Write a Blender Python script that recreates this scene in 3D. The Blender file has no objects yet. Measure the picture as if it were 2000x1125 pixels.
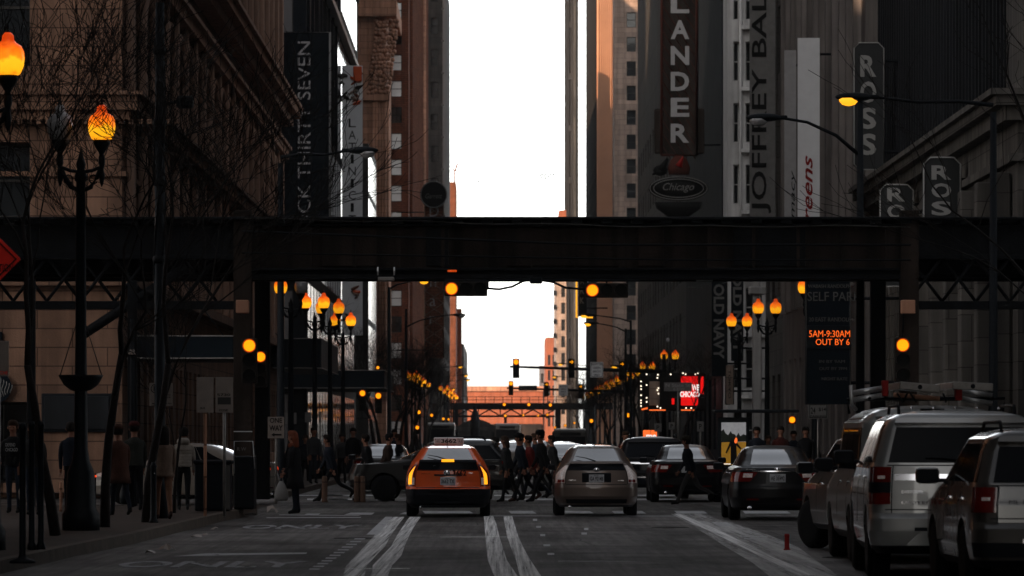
import bpy, bmesh, math, random
from mathutils import Vector, Matrix
R = math.radians
rnd = random.Random(7)

# ------------------------------------------------------------------ camera, sky, sun, exposure
F = 9000.0                       # focal length in pixels of the 2000 px wide photograph
CX, CY, CH = 973.0, 857.0, 1.6   # vanishing point and eye height
C = bpy.context.scene.collection
cam_d = bpy.data.cameras.new('camera'); cam = bpy.data.objects.new('camera', cam_d); C.objects.link(cam)
cam.location = (0, 0, CH); cam.rotation_euler = (R(90), 0, 0)
cam_d.sensor_width = 36; cam_d.lens = F / 2000 * 36
cam_d.shift_x = (1000 - CX) / 2000; cam_d.shift_y = (CY - 562.5) / 2000
cam_d.clip_start = 1; cam_d.clip_end = 6000
cam_d.dof.use_dof = True; cam_d.dof.focus_distance = 90; cam_d.dof.aperture_fstop = 5.0
bpy.context.scene.camera = cam

SUN_EL, SUN_OFF = R(24), R(33)   # elevation; degrees left of straight behind the camera
w = bpy.data.worlds.new('World'); bpy.context.scene.world = w; w.use_nodes = True
nt = w.node_tree; bg = nt.nodes['Background']
sky = nt.nodes.new('ShaderNodeTexSky'); sky.sky_type = 'NISHITA'; sky.sun_disc = False
sky.sun_elevation = SUN_EL; sky.sun_rotation = math.pi + SUN_OFF
sky.air_density = 1.0; sky.dust_density = 3.0; sky.ozone_density = 1.0
hsv = nt.nodes.new('ShaderNodeHueSaturation'); hsv.inputs['Saturation'].default_value = 0.25
nt.links.new(sky.outputs[0], hsv.inputs['Color']); 
tcw = nt.nodes.new('ShaderNodeTexCoord'); sxw = nt.nodes.new('ShaderNodeSeparateXYZ'); nt.links.new(tcw.outputs['Generated'], sxw.inputs[0])
hz_ = nt.nodes.new('ShaderNodeMapRange'); hz_.interpolation_type = 'SMOOTHSTEP'   # hazy, milky air makes the low sky the brightest part
for i_, v_ in ((1, .0), (2, .40), (3, 7.0), (4, .88)): hz_.inputs[i_].default_value = v_
nt.links.new(sxw.outputs[2], hz_.inputs[0])
mw = nt.nodes.new('ShaderNodeMix'); mw.data_type = 'RGBA'; mw.blend_type = 'MULTIPLY'; mw.inputs[0].default_value = 1

mx_ = nt.nodes.new('ShaderNodeMix'); mx_.data_type = 'FLOAT'
wf_ = nt.nodes.new('ShaderNodeMapRange'); wf_.interpolation_type = 'SMOOTHSTEP'
for i_, v_ in ((1, .1), (2, .85), (3, 0), (4, 1.)): wf_.inputs[i_].default_value = v_
nt.links.new(sxw.outputs[1], wf_.inputs[0]); nt.links.new(wf_.outputs[0], mx_.inputs[0]); mx_.inputs[2].default_value = .88; nt.links.new(hz_.outputs[0], mx_.inputs[3])
nt.links.new(hsv.outputs[0], mw.inputs[6]); nt.links.new(mx_.outputs[0], mw.inputs[7]); nt.links.new(mw.outputs[2], bg.inputs['Color'])
bg.inputs['Strength'].default_value = 0.15
sd = bpy.data.lights.new('sun', 'SUN'); sd.energy = 5.0; sd.angle = R(0.5); sd.color = (1.0, 0.66, 0.42)
sun = bpy.data.objects.new('sun', sd); C.objects.link(sun)
sdir = Vector((-math.sin(SUN_OFF) * math.cos(SUN_EL), -math.cos(SUN_OFF) * math.cos(SUN_EL), math.sin(SUN_EL)))
sun.rotation_euler = sdir.to_track_quat('Z', 'Y').to_euler(); sun.location = (-40, -60, 80)
sc = bpy.context.scene
sc.view_settings.view_transform = 'Standard'; sc.view_settings.look = 'None'
sc.view_settings.exposure = 0.66; sc.view_settings.gamma = 1; sc.view_settings.use_curve_mapping = False
sc.cycles.max_bounces = 6; sc.cycles.diffuse_bounces = 3; sc.cycles.glossy_bounces = 3
sc.cycles.transparent_max_bounces = 6; sc.cycles.caustics_reflective = False; sc.cycles.caustics_refractive = False
sc.cycles.sample_clamp_indirect = 4

def at(px, py, d):               # world point seen at a pixel, at a distance
    return Vector(((px - CX) * d / F, d, CH + (CY - py) * d / F))
def wx(px, d): return (px - CX) * d / F
def wz(py, d): return CH + (CY - py) * d / F
def gd(py, z=0): return F * (CH - z) / (py - CY)

# ------------------------------------------------------------------ materials
MATS = {}
def mat(name, col, rough=.6, metal=0., var=.15, vs=1.5, bump=0., bs=20., em=None, es=0., spec=.12, coat=0., brick=None, streak=0., alpha=None):
    if name in MATS: return MATS[name]
    m = bpy.data.materials.new(name); m.use_nodes = True; t = m.node_tree; N = t.nodes; Lk = t.links
    b = N['Principled BSDF']; MATS[name] = m
    b.inputs['Roughness'].default_value = rough; b.inputs['Metallic'].default_value = metal
    b.inputs['Specular IOR Level'].default_value = spec; b.inputs['Coat Weight'].default_value = coat
    b.inputs['Coat Roughness'].default_value = .04
    tc = N.new('ShaderNodeTexCoord')
    no = N.new('ShaderNodeTexNoise'); no.inputs['Scale'].default_value = vs; no.inputs['Detail'].default_value = 6; no.inputs['Roughness'].default_value = .65
    Lk.new(tc.outputs['Object'], no.inputs['Vector'])
    cr = N.new('ShaderNodeMix'); cr.data_type = 'RGBA'
    cr.inputs[6].default_value = (*[c * (1 - var) for c in col], 1); cr.inputs[7].default_value = (*[min(1, c * (1 + var)) for c in col], 1)
    mr = N.new('ShaderNodeMapRange'); mr.inputs[1].default_value = .3; mr.inputs[2].default_value = .7
    Lk.new(no.outputs[0], mr.inputs[0]); Lk.new(mr.outputs[0], cr.inputs[0])
    out = cr.outputs[2]; hgt = None
    if streak:
        mp = N.new('ShaderNodeMapping'); mp.inputs['Scale'].default_value = (2.2, 2.2, .12)
        n2 = N.new('ShaderNodeTexNoise'); n2.inputs['Scale'].default_value = 1.2; n2.inputs['Detail'].default_value = 5
        Lk.new(tc.outputs['Object'], mp.inputs[0]); Lk.new(mp.outputs[0], n2.inputs['Vector'])
        m2 = N.new('ShaderNodeMapRange'); m2.inputs[1].default_value = .38; m2.inputs[2].default_value = .62; m2.inputs[3].default_value = 1 - streak; m2.inputs[4].default_value = 1 + streak * .4
        Lk.new(n2.outputs[0], m2.inputs[0])
        mm = N.new('ShaderNodeMix'); mm.data_type = 'RGBA'; mm.blend_type = 'MULTIPLY'; mm.inputs[0].default_value = 1
        Lk.new(out, mm.inputs[6]); Lk.new(m2.outputs[0], mm.inputs[7]); out = mm.outputs[2]
    if brick:
        bw, bh, mort = brick
        sx = N.new('ShaderNodeSeparateXYZ'); Lk.new(tc.outputs['Object'], sx.inputs[0])
        ad = N.new('ShaderNodeMath'); Lk.new(sx.outputs[0], ad.inputs[0]); Lk.new(sx.outputs[1], ad.inputs[1])
        cb = N.new('ShaderNodeCombineXYZ'); Lk.new(ad.outputs[0], cb.inputs[0]); Lk.new(sx.outputs[2], cb.inputs[1])
        br = N.new('ShaderNodeTexBrick'); br.inputs['Scale'].default_value = 1; br.inputs['Brick Width'].default_value = bw; br.inputs['Row Height'].default_value = bh
        br.inputs['Mortar Size'].default_value = mort; br.inputs['Mortar Smooth'].default_value = .2; br.inputs['Bias'].default_value = 0
        br.inputs['Color1'].default_value = (.8, .8, .8, 1); br.inputs['Color2'].default_value = (1.1, 1.08, 1.05, 1); br.inputs['Mortar'].default_value = (.35, .33, .32, 1)
        Lk.new(cb.outputs[0], br.inputs['Vector'])
        mm = N.new('ShaderNodeMix'); mm.data_type = 'RGBA'; mm.blend_type = 'MULTIPLY'; mm.inputs[0].default_value = 1
        Lk.new(out, mm.inputs[6]); Lk.new(br.outputs[0], mm.inputs[7]); out = mm.outputs[2]
    Lk.new(out, b.inputs['Base Color'])
    rr = N.new('ShaderNodeMapRange'); rr.inputs[3].default_value = max(0, rough - .08 * (rough > .15)); rr.inputs[4].default_value = min(1, rough + .1 * (rough > .15))
    Lk.new(no.outputs[0], rr.inputs[0]); Lk.new(rr.outputs[0], b.inputs['Roughness'])
    if bump:
        n3 = N.new('ShaderNodeTexNoise'); n3.inputs['Scale'].default_value = bs; n3.inputs['Detail'].default_value = 4
        Lk.new(tc.outputs['Object'], n3.inputs['Vector'])
        bp = N.new('ShaderNodeBump'); bp.inputs['Strength'].default_value = bump; bp.inputs['Distance'].default_value = .05
        Lk.new(n3.outputs[0], bp.inputs['Height']); Lk.new(bp.outputs[0], b.inputs['Normal'])
    if em:
        b.inputs['Emission Color'].default_value = (*em, 1); b.inputs['Emission Strength'].default_value = es * .82
        m.cycles.emission_sampling = 'NONE' if es < 30 else 'AUTO'
    if alpha is not None:
        mp = N.new('ShaderNodeMapping'); mp.inputs['Scale'].default_value = alpha[0]
        n4 = N.new('ShaderNodeTexNoise'); n4.inputs['Scale'].default_value = 1; n4.inputs['Detail'].default_value = 8; n4.inputs['Roughness'].default_value = .75
        Lk.new(tc.outputs['Object'], mp.inputs[0]); Lk.new(mp.outputs[0], n4.inputs['Vector'])
        ma = N.new('ShaderNodeMapRange'); ma.inputs[1].default_value = alpha[1]; ma.inputs[2].default_value = alpha[2]; ma.inputs[4].default_value = alpha[3]
        Lk.new(n4.outputs[0], ma.inputs[0]); Lk.new(ma.outputs[0], b.inputs['Alpha'])
    return m

M = {}
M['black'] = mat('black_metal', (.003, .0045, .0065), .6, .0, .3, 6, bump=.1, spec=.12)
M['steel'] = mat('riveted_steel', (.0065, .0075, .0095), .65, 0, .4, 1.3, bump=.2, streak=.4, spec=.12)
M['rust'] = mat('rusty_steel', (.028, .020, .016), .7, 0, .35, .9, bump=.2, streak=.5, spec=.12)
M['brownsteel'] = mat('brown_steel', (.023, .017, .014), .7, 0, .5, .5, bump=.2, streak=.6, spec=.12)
M['lightmetal'] = mat('worn_aluminium', (.45, .45, .45), .35, .6, .2, 5)
M['chrome'] = mat('chrome', (.7, .7, .72), .12, 1, .05)
M['asphalt'] = mat('asphalt', (.068, .062, .059), .74, 0, .38, .55, bump=.5, bs=60, spec=.18)
M['concrete'] = mat('pavement_concrete', (.036, .027, .022), .85, 0, .3, .9, bump=.2, brick=(1.5, 1.5, .012))
M['kerb'] = mat('kerb_stone', (.062, .048, .038), .8, 0, .4, 2.2, bump=.4, bs=12)
M['paint'] = mat('road_paint', (.36, .36, .37), .7, 0, .2, 3, alpha=((5, 2, 1), .30, .44, .95))
M['paintworn'] = mat('worn_road_paint', (.30, .30, .31), .75, 0, .2, 3, alpha=((3, .5, 1), .32, .52, .8))
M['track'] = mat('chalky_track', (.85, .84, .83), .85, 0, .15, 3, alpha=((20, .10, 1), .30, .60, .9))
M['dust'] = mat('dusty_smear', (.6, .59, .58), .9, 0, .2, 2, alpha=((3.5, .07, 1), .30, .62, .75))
M['patch'] = mat('tar_patch', (.022, .022, .023), .5, 0, .3, 1.2, alpha=((.8, .25, 1), .42, .56, .8))
M['stonetan'] = mat('tan_granite', (.125, .072, .050), .85, 0, .25, .8, bump=.2, brick=(1.9, .51, .018), streak=.3)
M['stonewarm'] = mat('warm_limestone', (.42, .215, .14), .8, 0, .2, .5, brick=(1.4, .6, .02), streak=.25)
M['stonegrey'] = mat('grey_limestone', (.085, .078, .072), .8, 0, .25, .5, brick=(1.6, .7, .015), streak=.35)
M['terracotta'] = mat('white_terracotta', (.40, .39, .38), .6, 0, .15, .8, streak=.3)
M['brickred'] = mat('red_brick', (.19, .072, .042), .85, 0, .25, .7, brick=(.6, .2, .02), streak=.2)
M['brickorange'] = mat('orange_brick', (.27, .088, .047), .85, 0, .2, .3, streak=.2)
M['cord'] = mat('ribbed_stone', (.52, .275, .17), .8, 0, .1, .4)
M['beige'] = mat('beige_stone', (.30, .225, .185), .8, 0, .2, .3, brick=(1.6, .6, .015), streak=.3)
M['greyst'] = mat('grey_panel', (.060, .058, .054), .7, 0, .2, .4, brick=(2.4, 3.2, .04), streak=.3)
M['stonetrim'] = mat('pale_stone_trim', (.31, .195, .145), .8, 0, .2, 1.2, streak=.3)
M['scriptred'] = mat('script_red', (.24, .016, .014), .6)
M['lattice'] = mat('dark_red_lattice', (.06, .017, .011), .6)
M['lettermid'] = mat('letter_mid', (.235, .23, .225), .5, 0, .1, 3)
M['tarline'] = mat('tar_line', (.010, .010, .010), .7)
M['darkletter'] = mat('dark_letter', (.07, .069, .067), .6)
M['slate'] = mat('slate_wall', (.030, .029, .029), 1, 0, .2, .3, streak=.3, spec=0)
M['board2'] = mat('dim_board', (.018, .019, .020), .6, 0, .2, 2, spec=.2)
M['whiteboard'] = mat('white_board', (.72, .72, .73), .5, 0, .05, 2)
M['darkcar'] = mat('dark_grey_paint', (.008, .008, .008), .35, 0, .06, 3, coat=.4, spec=.3)
M['panelc'] = mat('concrete_panel', (.17, .15, .14), .75, 0, .2, .5, streak=.35)
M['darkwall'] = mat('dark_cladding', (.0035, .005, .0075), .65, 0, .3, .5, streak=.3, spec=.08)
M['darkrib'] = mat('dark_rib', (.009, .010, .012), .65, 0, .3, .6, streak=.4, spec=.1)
M['glass'] = mat('window_glass', (.012, .014, .016), .06, 0, .3, .3, bump=.03, bs=1.2, spec=.6)
M['glasssky'] = mat('sky_tint_window', (.78, .82, .86), .2, .3, .2, .35)  # pale base colour stands in for bright sky reflected in the panes
M['glassmir'] = mat('mirror_glazing', (.30, .31, .33), .06, .7, .1, .3, bump=.02, bs=.5)
M['frame'] = mat('window_frame', (.03, .028, .026), .5)
M['bark'] = mat('bark', (.014, .011, .010), .9, 0, .35, 6, bump=.4)
M['twig'] = mat('twigs', (.012, .010, .009), .9, 0, .3, 4)
M['lampglow'] = mat('lamp_glow', (.3, .12, .02), .3, 0, .1, em=(1, .21, .006), es=.85)
def glow_ramp(m):     # a lit globe: yellow round the bulb low down, deep orange near the rim and cap
    t = m.node_tree; N = t.nodes; tc = N.new('ShaderNodeTexCoord'); sx = N.new('ShaderNodeSeparateXYZ'); t.links.new(tc.outputs['Generated'], sx.inputs[0])
    no = N.new('ShaderNodeTexNoise'); no.inputs['Scale'].default_value = 9; t.links.new(tc.outputs['Object'], no.inputs['Vector'])
    ad = N.new('ShaderNodeMath'); ad.operation = 'MULTIPLY_ADD'; ad.inputs[1].default_value = .35; t.links.new(no.outputs[0], ad.inputs[0]); t.links.new(sx.outputs[2], ad.inputs[2])
    cr = N.new('ShaderNodeValToRGB'); el = cr.color_ramp.elements; el[0].position = .12; el[0].color = (.75, .10, .004, 1); el[1].position = 1.0; el[1].color = (.45, .03, .002, 1)
    for p, c in ((.30, (1, .40, .008, 1)), (.52, (1, .46, .012, 1)), (.62, (1, .22, .006, 1)), (.8, (.9, .12, .004, 1))): e_ = el.new(p); e_.color = c
    t.links.new(ad.outputs[0], cr.inputs[0]); t.links.new(cr.outputs[0], N['Principled BSDF'].inputs['Emission Color'])
glow_ramp(M['lampglow'])
oi_ = M['lampglow'].node_tree.nodes.new('ShaderNodeObjectInfo'); mo_ = M['lampglow'].node_tree.nodes.new('ShaderNodeMapRange'); mo_.inputs[3].default_value = .5; mo_.inputs[4].default_value = .86
M['lampglow'].node_tree.links.new(oi_.outputs['Random'], mo_.inputs[0]); M['lampglow'].node_tree.links.new(mo_.outputs[0], M['lampglow'].node_tree.nodes['Principled BSDF'].inputs['Emission Strength'])
def asphalt_wear(m):  # polished wheel lanes, oil, patched and worn areas of the road surface itself
    t = m.node_tree; N = t.nodes; b = N['Principled BSDF']; src = b.inputs['Base Color'].links[0].from_socket; tc = N.new('ShaderNodeTexCoord')
    for sc_, lo, hi, a0, a1 in (((.9, .05, 1), .35, .65, .55, 1.35), ((.16, .09, 1), .40, .60, .45, 1.35), ((9, .16, 1), .30, .72, .6, 1.45)):
        mp = N.new('ShaderNodeMapping'); mp.inputs['Scale'].default_value = sc_; t.links.new(tc.outputs['Object'], mp.inputs[0])
        n = N.new('ShaderNodeTexNoise'); n.inputs['Scale'].default_value = 1; n.inputs['Detail'].default_value = 7; n.inputs['Roughness'].default_value = .7; t.links.new(mp.outputs[0], n.inputs['Vector'])
        r_ = N.new('ShaderNodeMapRange')
        for i_, v_ in ((1, lo), (2, hi), (3, a0), (4, a1)): r_.inputs[i_].default_value = v_
        t.links.new(n.outputs[0], r_.inputs[0]); mm = N.new('ShaderNodeMix'); mm.data_type = 'RGBA'; mm.blend_type = 'MULTIPLY'; mm.inputs[0].default_value = 1
        t.links.new(src, mm.inputs[6]); t.links.new(r_.outputs[0], mm.inputs[7]); src = mm.outputs[2]
    t.links.new(src, b.inputs['Base Color'])
    bw_ = N.new('ShaderNodeRGBToBW'); t.links.new(src, bw_.inputs[0]); ml = N.new('ShaderNodeMath'); ml.operation = 'MULTIPLY'; ml.inputs[1].default_value = 3.6; ml.use_clamp = True
    t.links.new(bw_.outputs[0], ml.inputs[0]); t.links.new(ml.outputs[0], b.inputs['Specular IOR Level'])
asphalt_wear(M['asphalt'])
M['lampcore'] = mat('lamp_core', (.9, .5, .1), .3, 0, .05, em=(1, .42, .012), es=1.05)
M['lampdead'] = mat('lamp_unlit', (.28, .27, .27), .25, 0, .25, 6, spec=.6)
M['sig'] = mat('signal_lit', (.8, .4, .02), .3, 0, .02, em=(1, .36, .004), es=1.0)
M['sigrim'] = mat('signal_rim', (.3, .04, .01), .3, 0, .02, em=(1, .10, .005), es=.35)
M['siggreen'] = mat('signal_housing', (.012, .009, .007), .6, spec=.2)
M['sigoff'] = mat('signal_off', (.006, .006, .006), .5, spec=.1)
M['signwhite'] = mat('sign_white', (.24, .20, .175), .5, 0, .15, 6)
M['signback'] = mat('sign_back', (.17, .16, .15), .4, .4, .2, 8)
M['signink'] = mat('sign_ink', (.005, .005, .005), .6, spec=.1)
M['signred'] = mat('sign_red', (.85, .03, .018), .6, 0, .1, 3)
M['signdark'] = mat('sign_navy', (.002, .0045, .0075), .5, 0, .2, 1.5, spec=.08)
M['lettergrey'] = mat('letter_grey', (.34, .33, .33), .5, 0, .1, 3)
M['letterdim'] = mat('letter_dim', (.15, .145, .14), .5, 0, .15, 3)
M['tyre'] = mat('tyre_rubber', (.006, .006, .007), .85, 0, .2, 8, spec=.1)
M['rim'] = mat('alloy_rim', (.35, .35, .36), .3, .9, .1)
M['carglass'] = mat('car_glass', (.006, .007, .009), .05, 0, .2, .5, spec=.03)
M['reflglass'] = mat('tilted_glass', (.01, .011, .013), .05, 0, .2, .5, spec=1, coat=1); M['reflglass'].node_tree.nodes['Principled BSDF'].inputs['IOR'].default_value = 2.2
M['blackplastic'] = mat('black_plastic', (.004, .005, .0075), .6, 0, .2, 6, spec=.12)
M['taxi'] = mat('taxi_orange', (.64, .088, .018), .3, 0, .06, 3, coat=.8)
M['greycar'] = mat('grey_paint', (.115, .088, .075), .38, .45, .06, 3, coat=.7)
M['blackcar'] = mat('black_paint', (.004, .004, .005), .3, 0, .1, 3, coat=.1, spec=.12)
M['silvercar'] = mat('silver_paint', (.25, .25, .245), .33, .6, .05, 3, coat=.8)
M['whitecar'] = mat('white_paint', (.27, .235, .205), .35, 0, .05, 3, coat=.7)
M['suvgrey'] = mat('graphite_paint', (.040, .036, .032), .35, .2, .06, 3, coat=.8)
M['vanpaint'] = mat('van_paint', (.21, .215, .21), .38, .2, .06, 3, coat=.6)
M['tailred'] = mat('tail_red', (.11, .005, .004), .15, 0, .1, 20, coat=.8)
M['tailclear'] = mat('tail_clear', (.75, .62, .58), .15, 0, .4, 30, coat=1)
M['tailon'] = mat('tail_lit', (.9, .2, .02), .3, 0, .02, em=(1, .05, .006), es=.9)
M['tailyellow'] = mat('tail_amber', (.9, .4, .02), .3, 0, .02, em=(1, .34, .01), es=1.1)
M['redon'] = mat('red_lit', (.9, .05, .02), .3, 0, .02, em=(1, .05, .01), es=1.5)
M['plate'] = mat('number_plate', (.42, .42, .44), .45, 0, .25, 18)
M['skin'] = mat('skin', (.19, .085, .055), .6, 0, .1, 10)
M['white_bulb'] = mat('white_bulb', (.9, .85, .75), .3, 0, 0, em=(1, .85, .65), es=1.3)
M['led'] = mat('led_amber', (.5, .1, .02), .3, 0, 0, em=(1, .13, .012), es=.8)
M['redscreen'] = mat('red_screen', (.4, .01, .01), .4, 0, .3, 3, em=(.8, .006, .006), es=.7)
M['whitescreen'] = mat('white_screen', (.7, .7, .7), .4, 0, 0, em=(1, .95, .9), es=.7)
M['orangescreen'] = mat('orange_screen', (.4, .1, .02), .4, 0, .3, 4, em=(1, .16, .03), es=.8)

# ------------------------------------------------------------------ mesh helpers
def tag(o, label=None, cat=None, group=None, kind=None):
    if label: o['label'] = label
    if cat: o['category'] = cat
    if group: o['group'] = group
    if kind: o['kind'] = kind
    return o
def thing(name, label, cat, loc=(0, 0, 0), rz=0, group=None):
    o = bpy.data.objects.new(name, None); C.objects.link(o); o.location = loc; o.rotation_euler = (0, 0, rz)
    o.empty_display_size = .3
    return tag(o, label, cat, group)

class MB:
    def __init__(s): s.v = []; s.f = []; s.m = []; s.mats = []; s.sm = []
    def mi(s, m):
        if m not in s.mats: s.mats.append(m)
        return s.mats.index(m)
    def add(s, vs, fs, m, smooth=False, T=None):
        o = len(s.v); k = s.mi(m)
        for p in vs:
            p = Vector(p); s.v.append(T @ p if T else p)
        for f in fs: s.f.append([o + i for i in f]); s.m.append(k); s.sm.append(smooth)
        return s
    def quad(s, a, b, c, d, m): return s.add([a, b, c, d], [(0, 1, 2, 3)], m)
    def box(s, x0, x1, y0, y1, z0, z1, m, T=None):
        vs = [(x, y, z) for z in (z0, z1) for y in (y0, y1) for x in (x0, x1)]
        return s.add(vs, [(0, 2, 3, 1), (4, 5, 7, 6), (0, 1, 5, 4), (2, 6, 7, 3), (0, 4, 6, 2), (1, 3, 7, 5)], m, False, T)
    def bbox(s, x0, x1, y0, y1, z0, z1, m, b=.02, T=None):   # chamfered box
        cx, cy, cz = (x0 + x1) / 2, (y0 + y1) / 2, (z0 + z1) / 2; hx, hy, hz = (x1 - x0) / 2, (y1 - y0) / 2, (z1 - z0) / 2
        b = min(b, hx * .9, hy * .9, hz * .9)
        bm = bmesh.new(); bmesh.ops.create_cube(bm, size=2)
        for v in bm.verts: v.co = Vector((cx + v.co.x * hx, cy + v.co.y * hy, cz + v.co.z * hz))
        bmesh.ops.bevel(bm, geom=bm.edges[:], offset=b, segments=2, affect='EDGES', profile=.5)
        bm.verts.index_update()
        s.add([v.co.copy() for v in bm.verts], [[v.index for v in f.verts] for f in bm.faces], m, False, T); bm.free(); return s
    def tube(s, pts, rad, m, n=8, cap=True, smooth=True, T=None):
        pts = [Vector(p) for p in pts]
        if not isinstance(rad, (list, tuple)): rad = [rad] * len(pts)
        vs = []; fs = []
        for i, p in enumerate(pts):
            d = (pts[min(i + 1, len(pts) - 1)] - pts[max(i - 1, 0)])
            if d.length < 1e-9: d = Vector((0, 0, 1))
            d.normalize(); a = Vector((0, 0, 1)) if abs(d.z) < .9 else Vector((1, 0, 0))
            u = d.cross(a).normalized(); v = d.cross(u)
            for k in range(n):
                t = 2 * math.pi * k / n; vs.append(p + (u * math.cos(t) + v * math.sin(t)) * rad[i])
        for i in range(len(pts) - 1):
            for k in range(n): fs.append((i * n + k, i * n + (k + 1) % n, (i + 1) * n + (k + 1) % n, (i + 1) * n + k))
        if cap: fs.append(tuple(range(n))[::-1]); fs.append(tuple((len(pts) - 1) * n + k for k in range(n)))
        return s.add(vs, fs, m, smooth, T)
    def lathe(s, prof, c, m, n=16, smooth=True, sx=1, sy=1, T=None):   # prof: (r, z)
        vs = []; fs = []; c = Vector(c)
        for r, z in prof:
            for k in range(n):
                t = 2 * math.pi * k / n; vs.append(c + Vector((r * sx * math.cos(t), r * sy * math.sin(t), z)))
        for i in range(len(prof) - 1):
            for k in range(n): fs.append((i * n + k, i * n + (k + 1) % n, (i + 1) * n + (k + 1) % n, (i + 1) * n + k))
        fs.append(tuple(range(n))[::-1]); fs.append(tuple((len(prof) - 1) * n + k for k in range(n)))
        return s.add(vs, fs, m, smooth, T)
    def ball(s, c, rx, ry, rz, m, n=12, k=8, T=None):
        pr = [(math.sin(math.pi * (i + .02) / (k + .04)), -math.cos(math.pi * (i + .02) / (k + .04)) * rz) for i in range(k + 1)]
        return s.lathe(pr, c, m, n, True, rx, ry, T)
    def disc(s, c, r, th, m, n=20):      # faces -Y
        vs = [(c[0] + r * math.cos(2 * math.pi * k / n), c[1] + dy, c[2] + r * math.sin(2 * math.pi * k / n)) for dy in (-th, 0) for k in range(n)]
        fs = [tuple(range(n)), tuple(range(n, 2 * n))[::-1]] + [(k, k + n, (k + 1) % n + n, (k + 1) % n) for k in range(n)]
        return s.add(vs, fs, m)
    def poly(s, pts, y0, y1, m, T=None):   # polygon in XZ extruded from y0 to y1
        n = len(pts); vs = [(p[0], y, p[1]) for y in (y0, y1) for p in pts]
        fs = [tuple(range(n)), tuple(range(n, 2 * n))[::-1]] + [(k, k + n, (k + 1) % n + n, (k + 1) % n) for k in range(n)]
        return s.add(vs, fs, m, False, T)
    def text(s, txt, x, y, z, w, h, m, th=.01, rot=0, T=None, plane='XZ', shear=0, bold=0):
        """writing fitted to a w x h box centred on x, z, facing -Y (rot in quarter turns)"""
        vs, fs = text_geo(txt, shear, bold)
        if not vs: return s
        xs = [p[0] for p in vs]; ys = [p[1] for p in vs]; x0, x1, y0, y1 = min(xs), max(xs), min(ys), max(ys)
        bw, bh = (w, h) if rot % 2 == 0 else (h, w)
        out = []
        for p in vs:
            u = ((p[0] - x0) / max(1e-6, x1 - x0) - .5) * bw; v = ((p[1] - y0) / max(1e-6, y1 - y0) - .5) * bh
            for _ in range(rot % 4): u, v = -v, u
            d = -th if p[2] > 0 else 0
            out.append((x + u, y + d, z + v) if plane == 'XZ' else (x + u, y + v, z - d))
        return s.add(out, fs, m, False, T)
    def build(s, name, parent=None, world=False, **kw):
        me = bpy.data.meshes.new(name)
        off = Vector((0, 0, 0))
        if parent is not None and world: off = parent.location
        me.from_pydata([v - off for v in s.v], [], s.f)
        for m in s.mats: me.materials.append(m)
        me.polygons.foreach_set('material_index', s.m); me.polygons.foreach_set('use_smooth', s.sm); me.update()
        o = bpy.data.objects.new(name, me); C.objects.link(o)
        if parent is not None: o.parent = parent
        tag(o, **kw)
        return o
TXT = {}
def text_geo(txt, shear=0, bold=0):
    key = (txt, shear, bold)
    if key in TXT: return TXT[key]
    cu = bpy.data.curves.new('writing', 'FONT'); cu.body = txt; cu.extrude = .05; cu.shear = shear; cu.offset = bold; cu.resolution_u = 3
    ob = bpy.data.objects.new('writing', cu); me = ob.to_mesh()
    vs = [tuple(v.co) for v in me.vertices]; fs = [tuple(p.vertices) for p in me.polygons]
    ob.to_mesh_clear(); bpy.data.objects.remove(ob); bpy.data.curves.remove(cu)
    TXT[key] = (vs, fs); return TXT[key]
def copy_tree(o, parent=None):
    c = o.copy(); C.objects.link(c); c.parent = parent
    for ch in [x for x in KIDS.get(o.name, [])] or o.children: copy_tree(ch, c)
    return c
KIDS = {}

# ------------------------------------------------------------------ setting: ground, road, kerbs, markings
LX, RX = -5.9, 9.4              # kerbs of the street; building lines at -10.2 and 12.6
def sheet(name, x0, x1, y0, y1, z, m, nx=1, ny=1, kind='structure'):
    mb = MB(); mb.add([(x0 + (x1 - x0) * i / nx, y0 + (y1 - y0) * j / ny, z) for j in range(ny + 1) for i in range(nx + 1)],
           [(j * (nx + 1) + i, j * (nx + 1) + i + 1, (j + 1) * (nx + 1) + i + 1, (j + 1) * (nx + 1) + i) for j in range(ny) for i in range(nx)], m)
    return mb.build(name, kind=kind)
sheet('ground', -1500, 1500, -300, 4000, -.05, M['asphalt'])
sheet('road', LX - .2, RX + .2, -120, 1100, 0, M['asphalt'])
sheet('cross_street', -300, 300, 98, 122, .004, M['asphalt'])
def pavement(xa, xb, y0, y1, kx, sgn, pts=None):
    mb = MB()
    line = pts or [(kx, y0), (kx, y1)]
    for i in range(len(line) - 1):
        (xk0, ya), (xk1, yb) = line[i], line[i + 1]
        a, b = sorted((xa, xb))
        far = xa if abs(xa - kx) > abs(xb - kx) else xb
        mb.add([(xk0, ya, .15), (xk1, yb, .15), (far, yb, .15), (far, ya, .15)], [(0, 1, 2, 3) if sgn > 0 else (0, 3, 2, 1)][:1] if sgn < 0 else [(0, 3, 2, 1)], M['concrete'])
    o = mb.build('pavement', kind='structure')
    kb = MB()
    for i in range(len(line) - 1):
        (xk0, ya), (xk1, yb) = line[i], line[i + 1]
        w_ = .18 * sgn
        vs = [(xk0 - w_, ya, -.03), (xk1 - w_, yb, -.03), (xk1 - w_ * .9, yb, .158), (xk0 - w_ * .9, ya, .158), (xk0, ya, .158), (xk1, yb, .158)]
        kb.add(vs, [(0, 1, 2, 3), (3, 2, 5, 4)], M['kerb'])
    kb.build('kerb', kind='structure')
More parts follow.
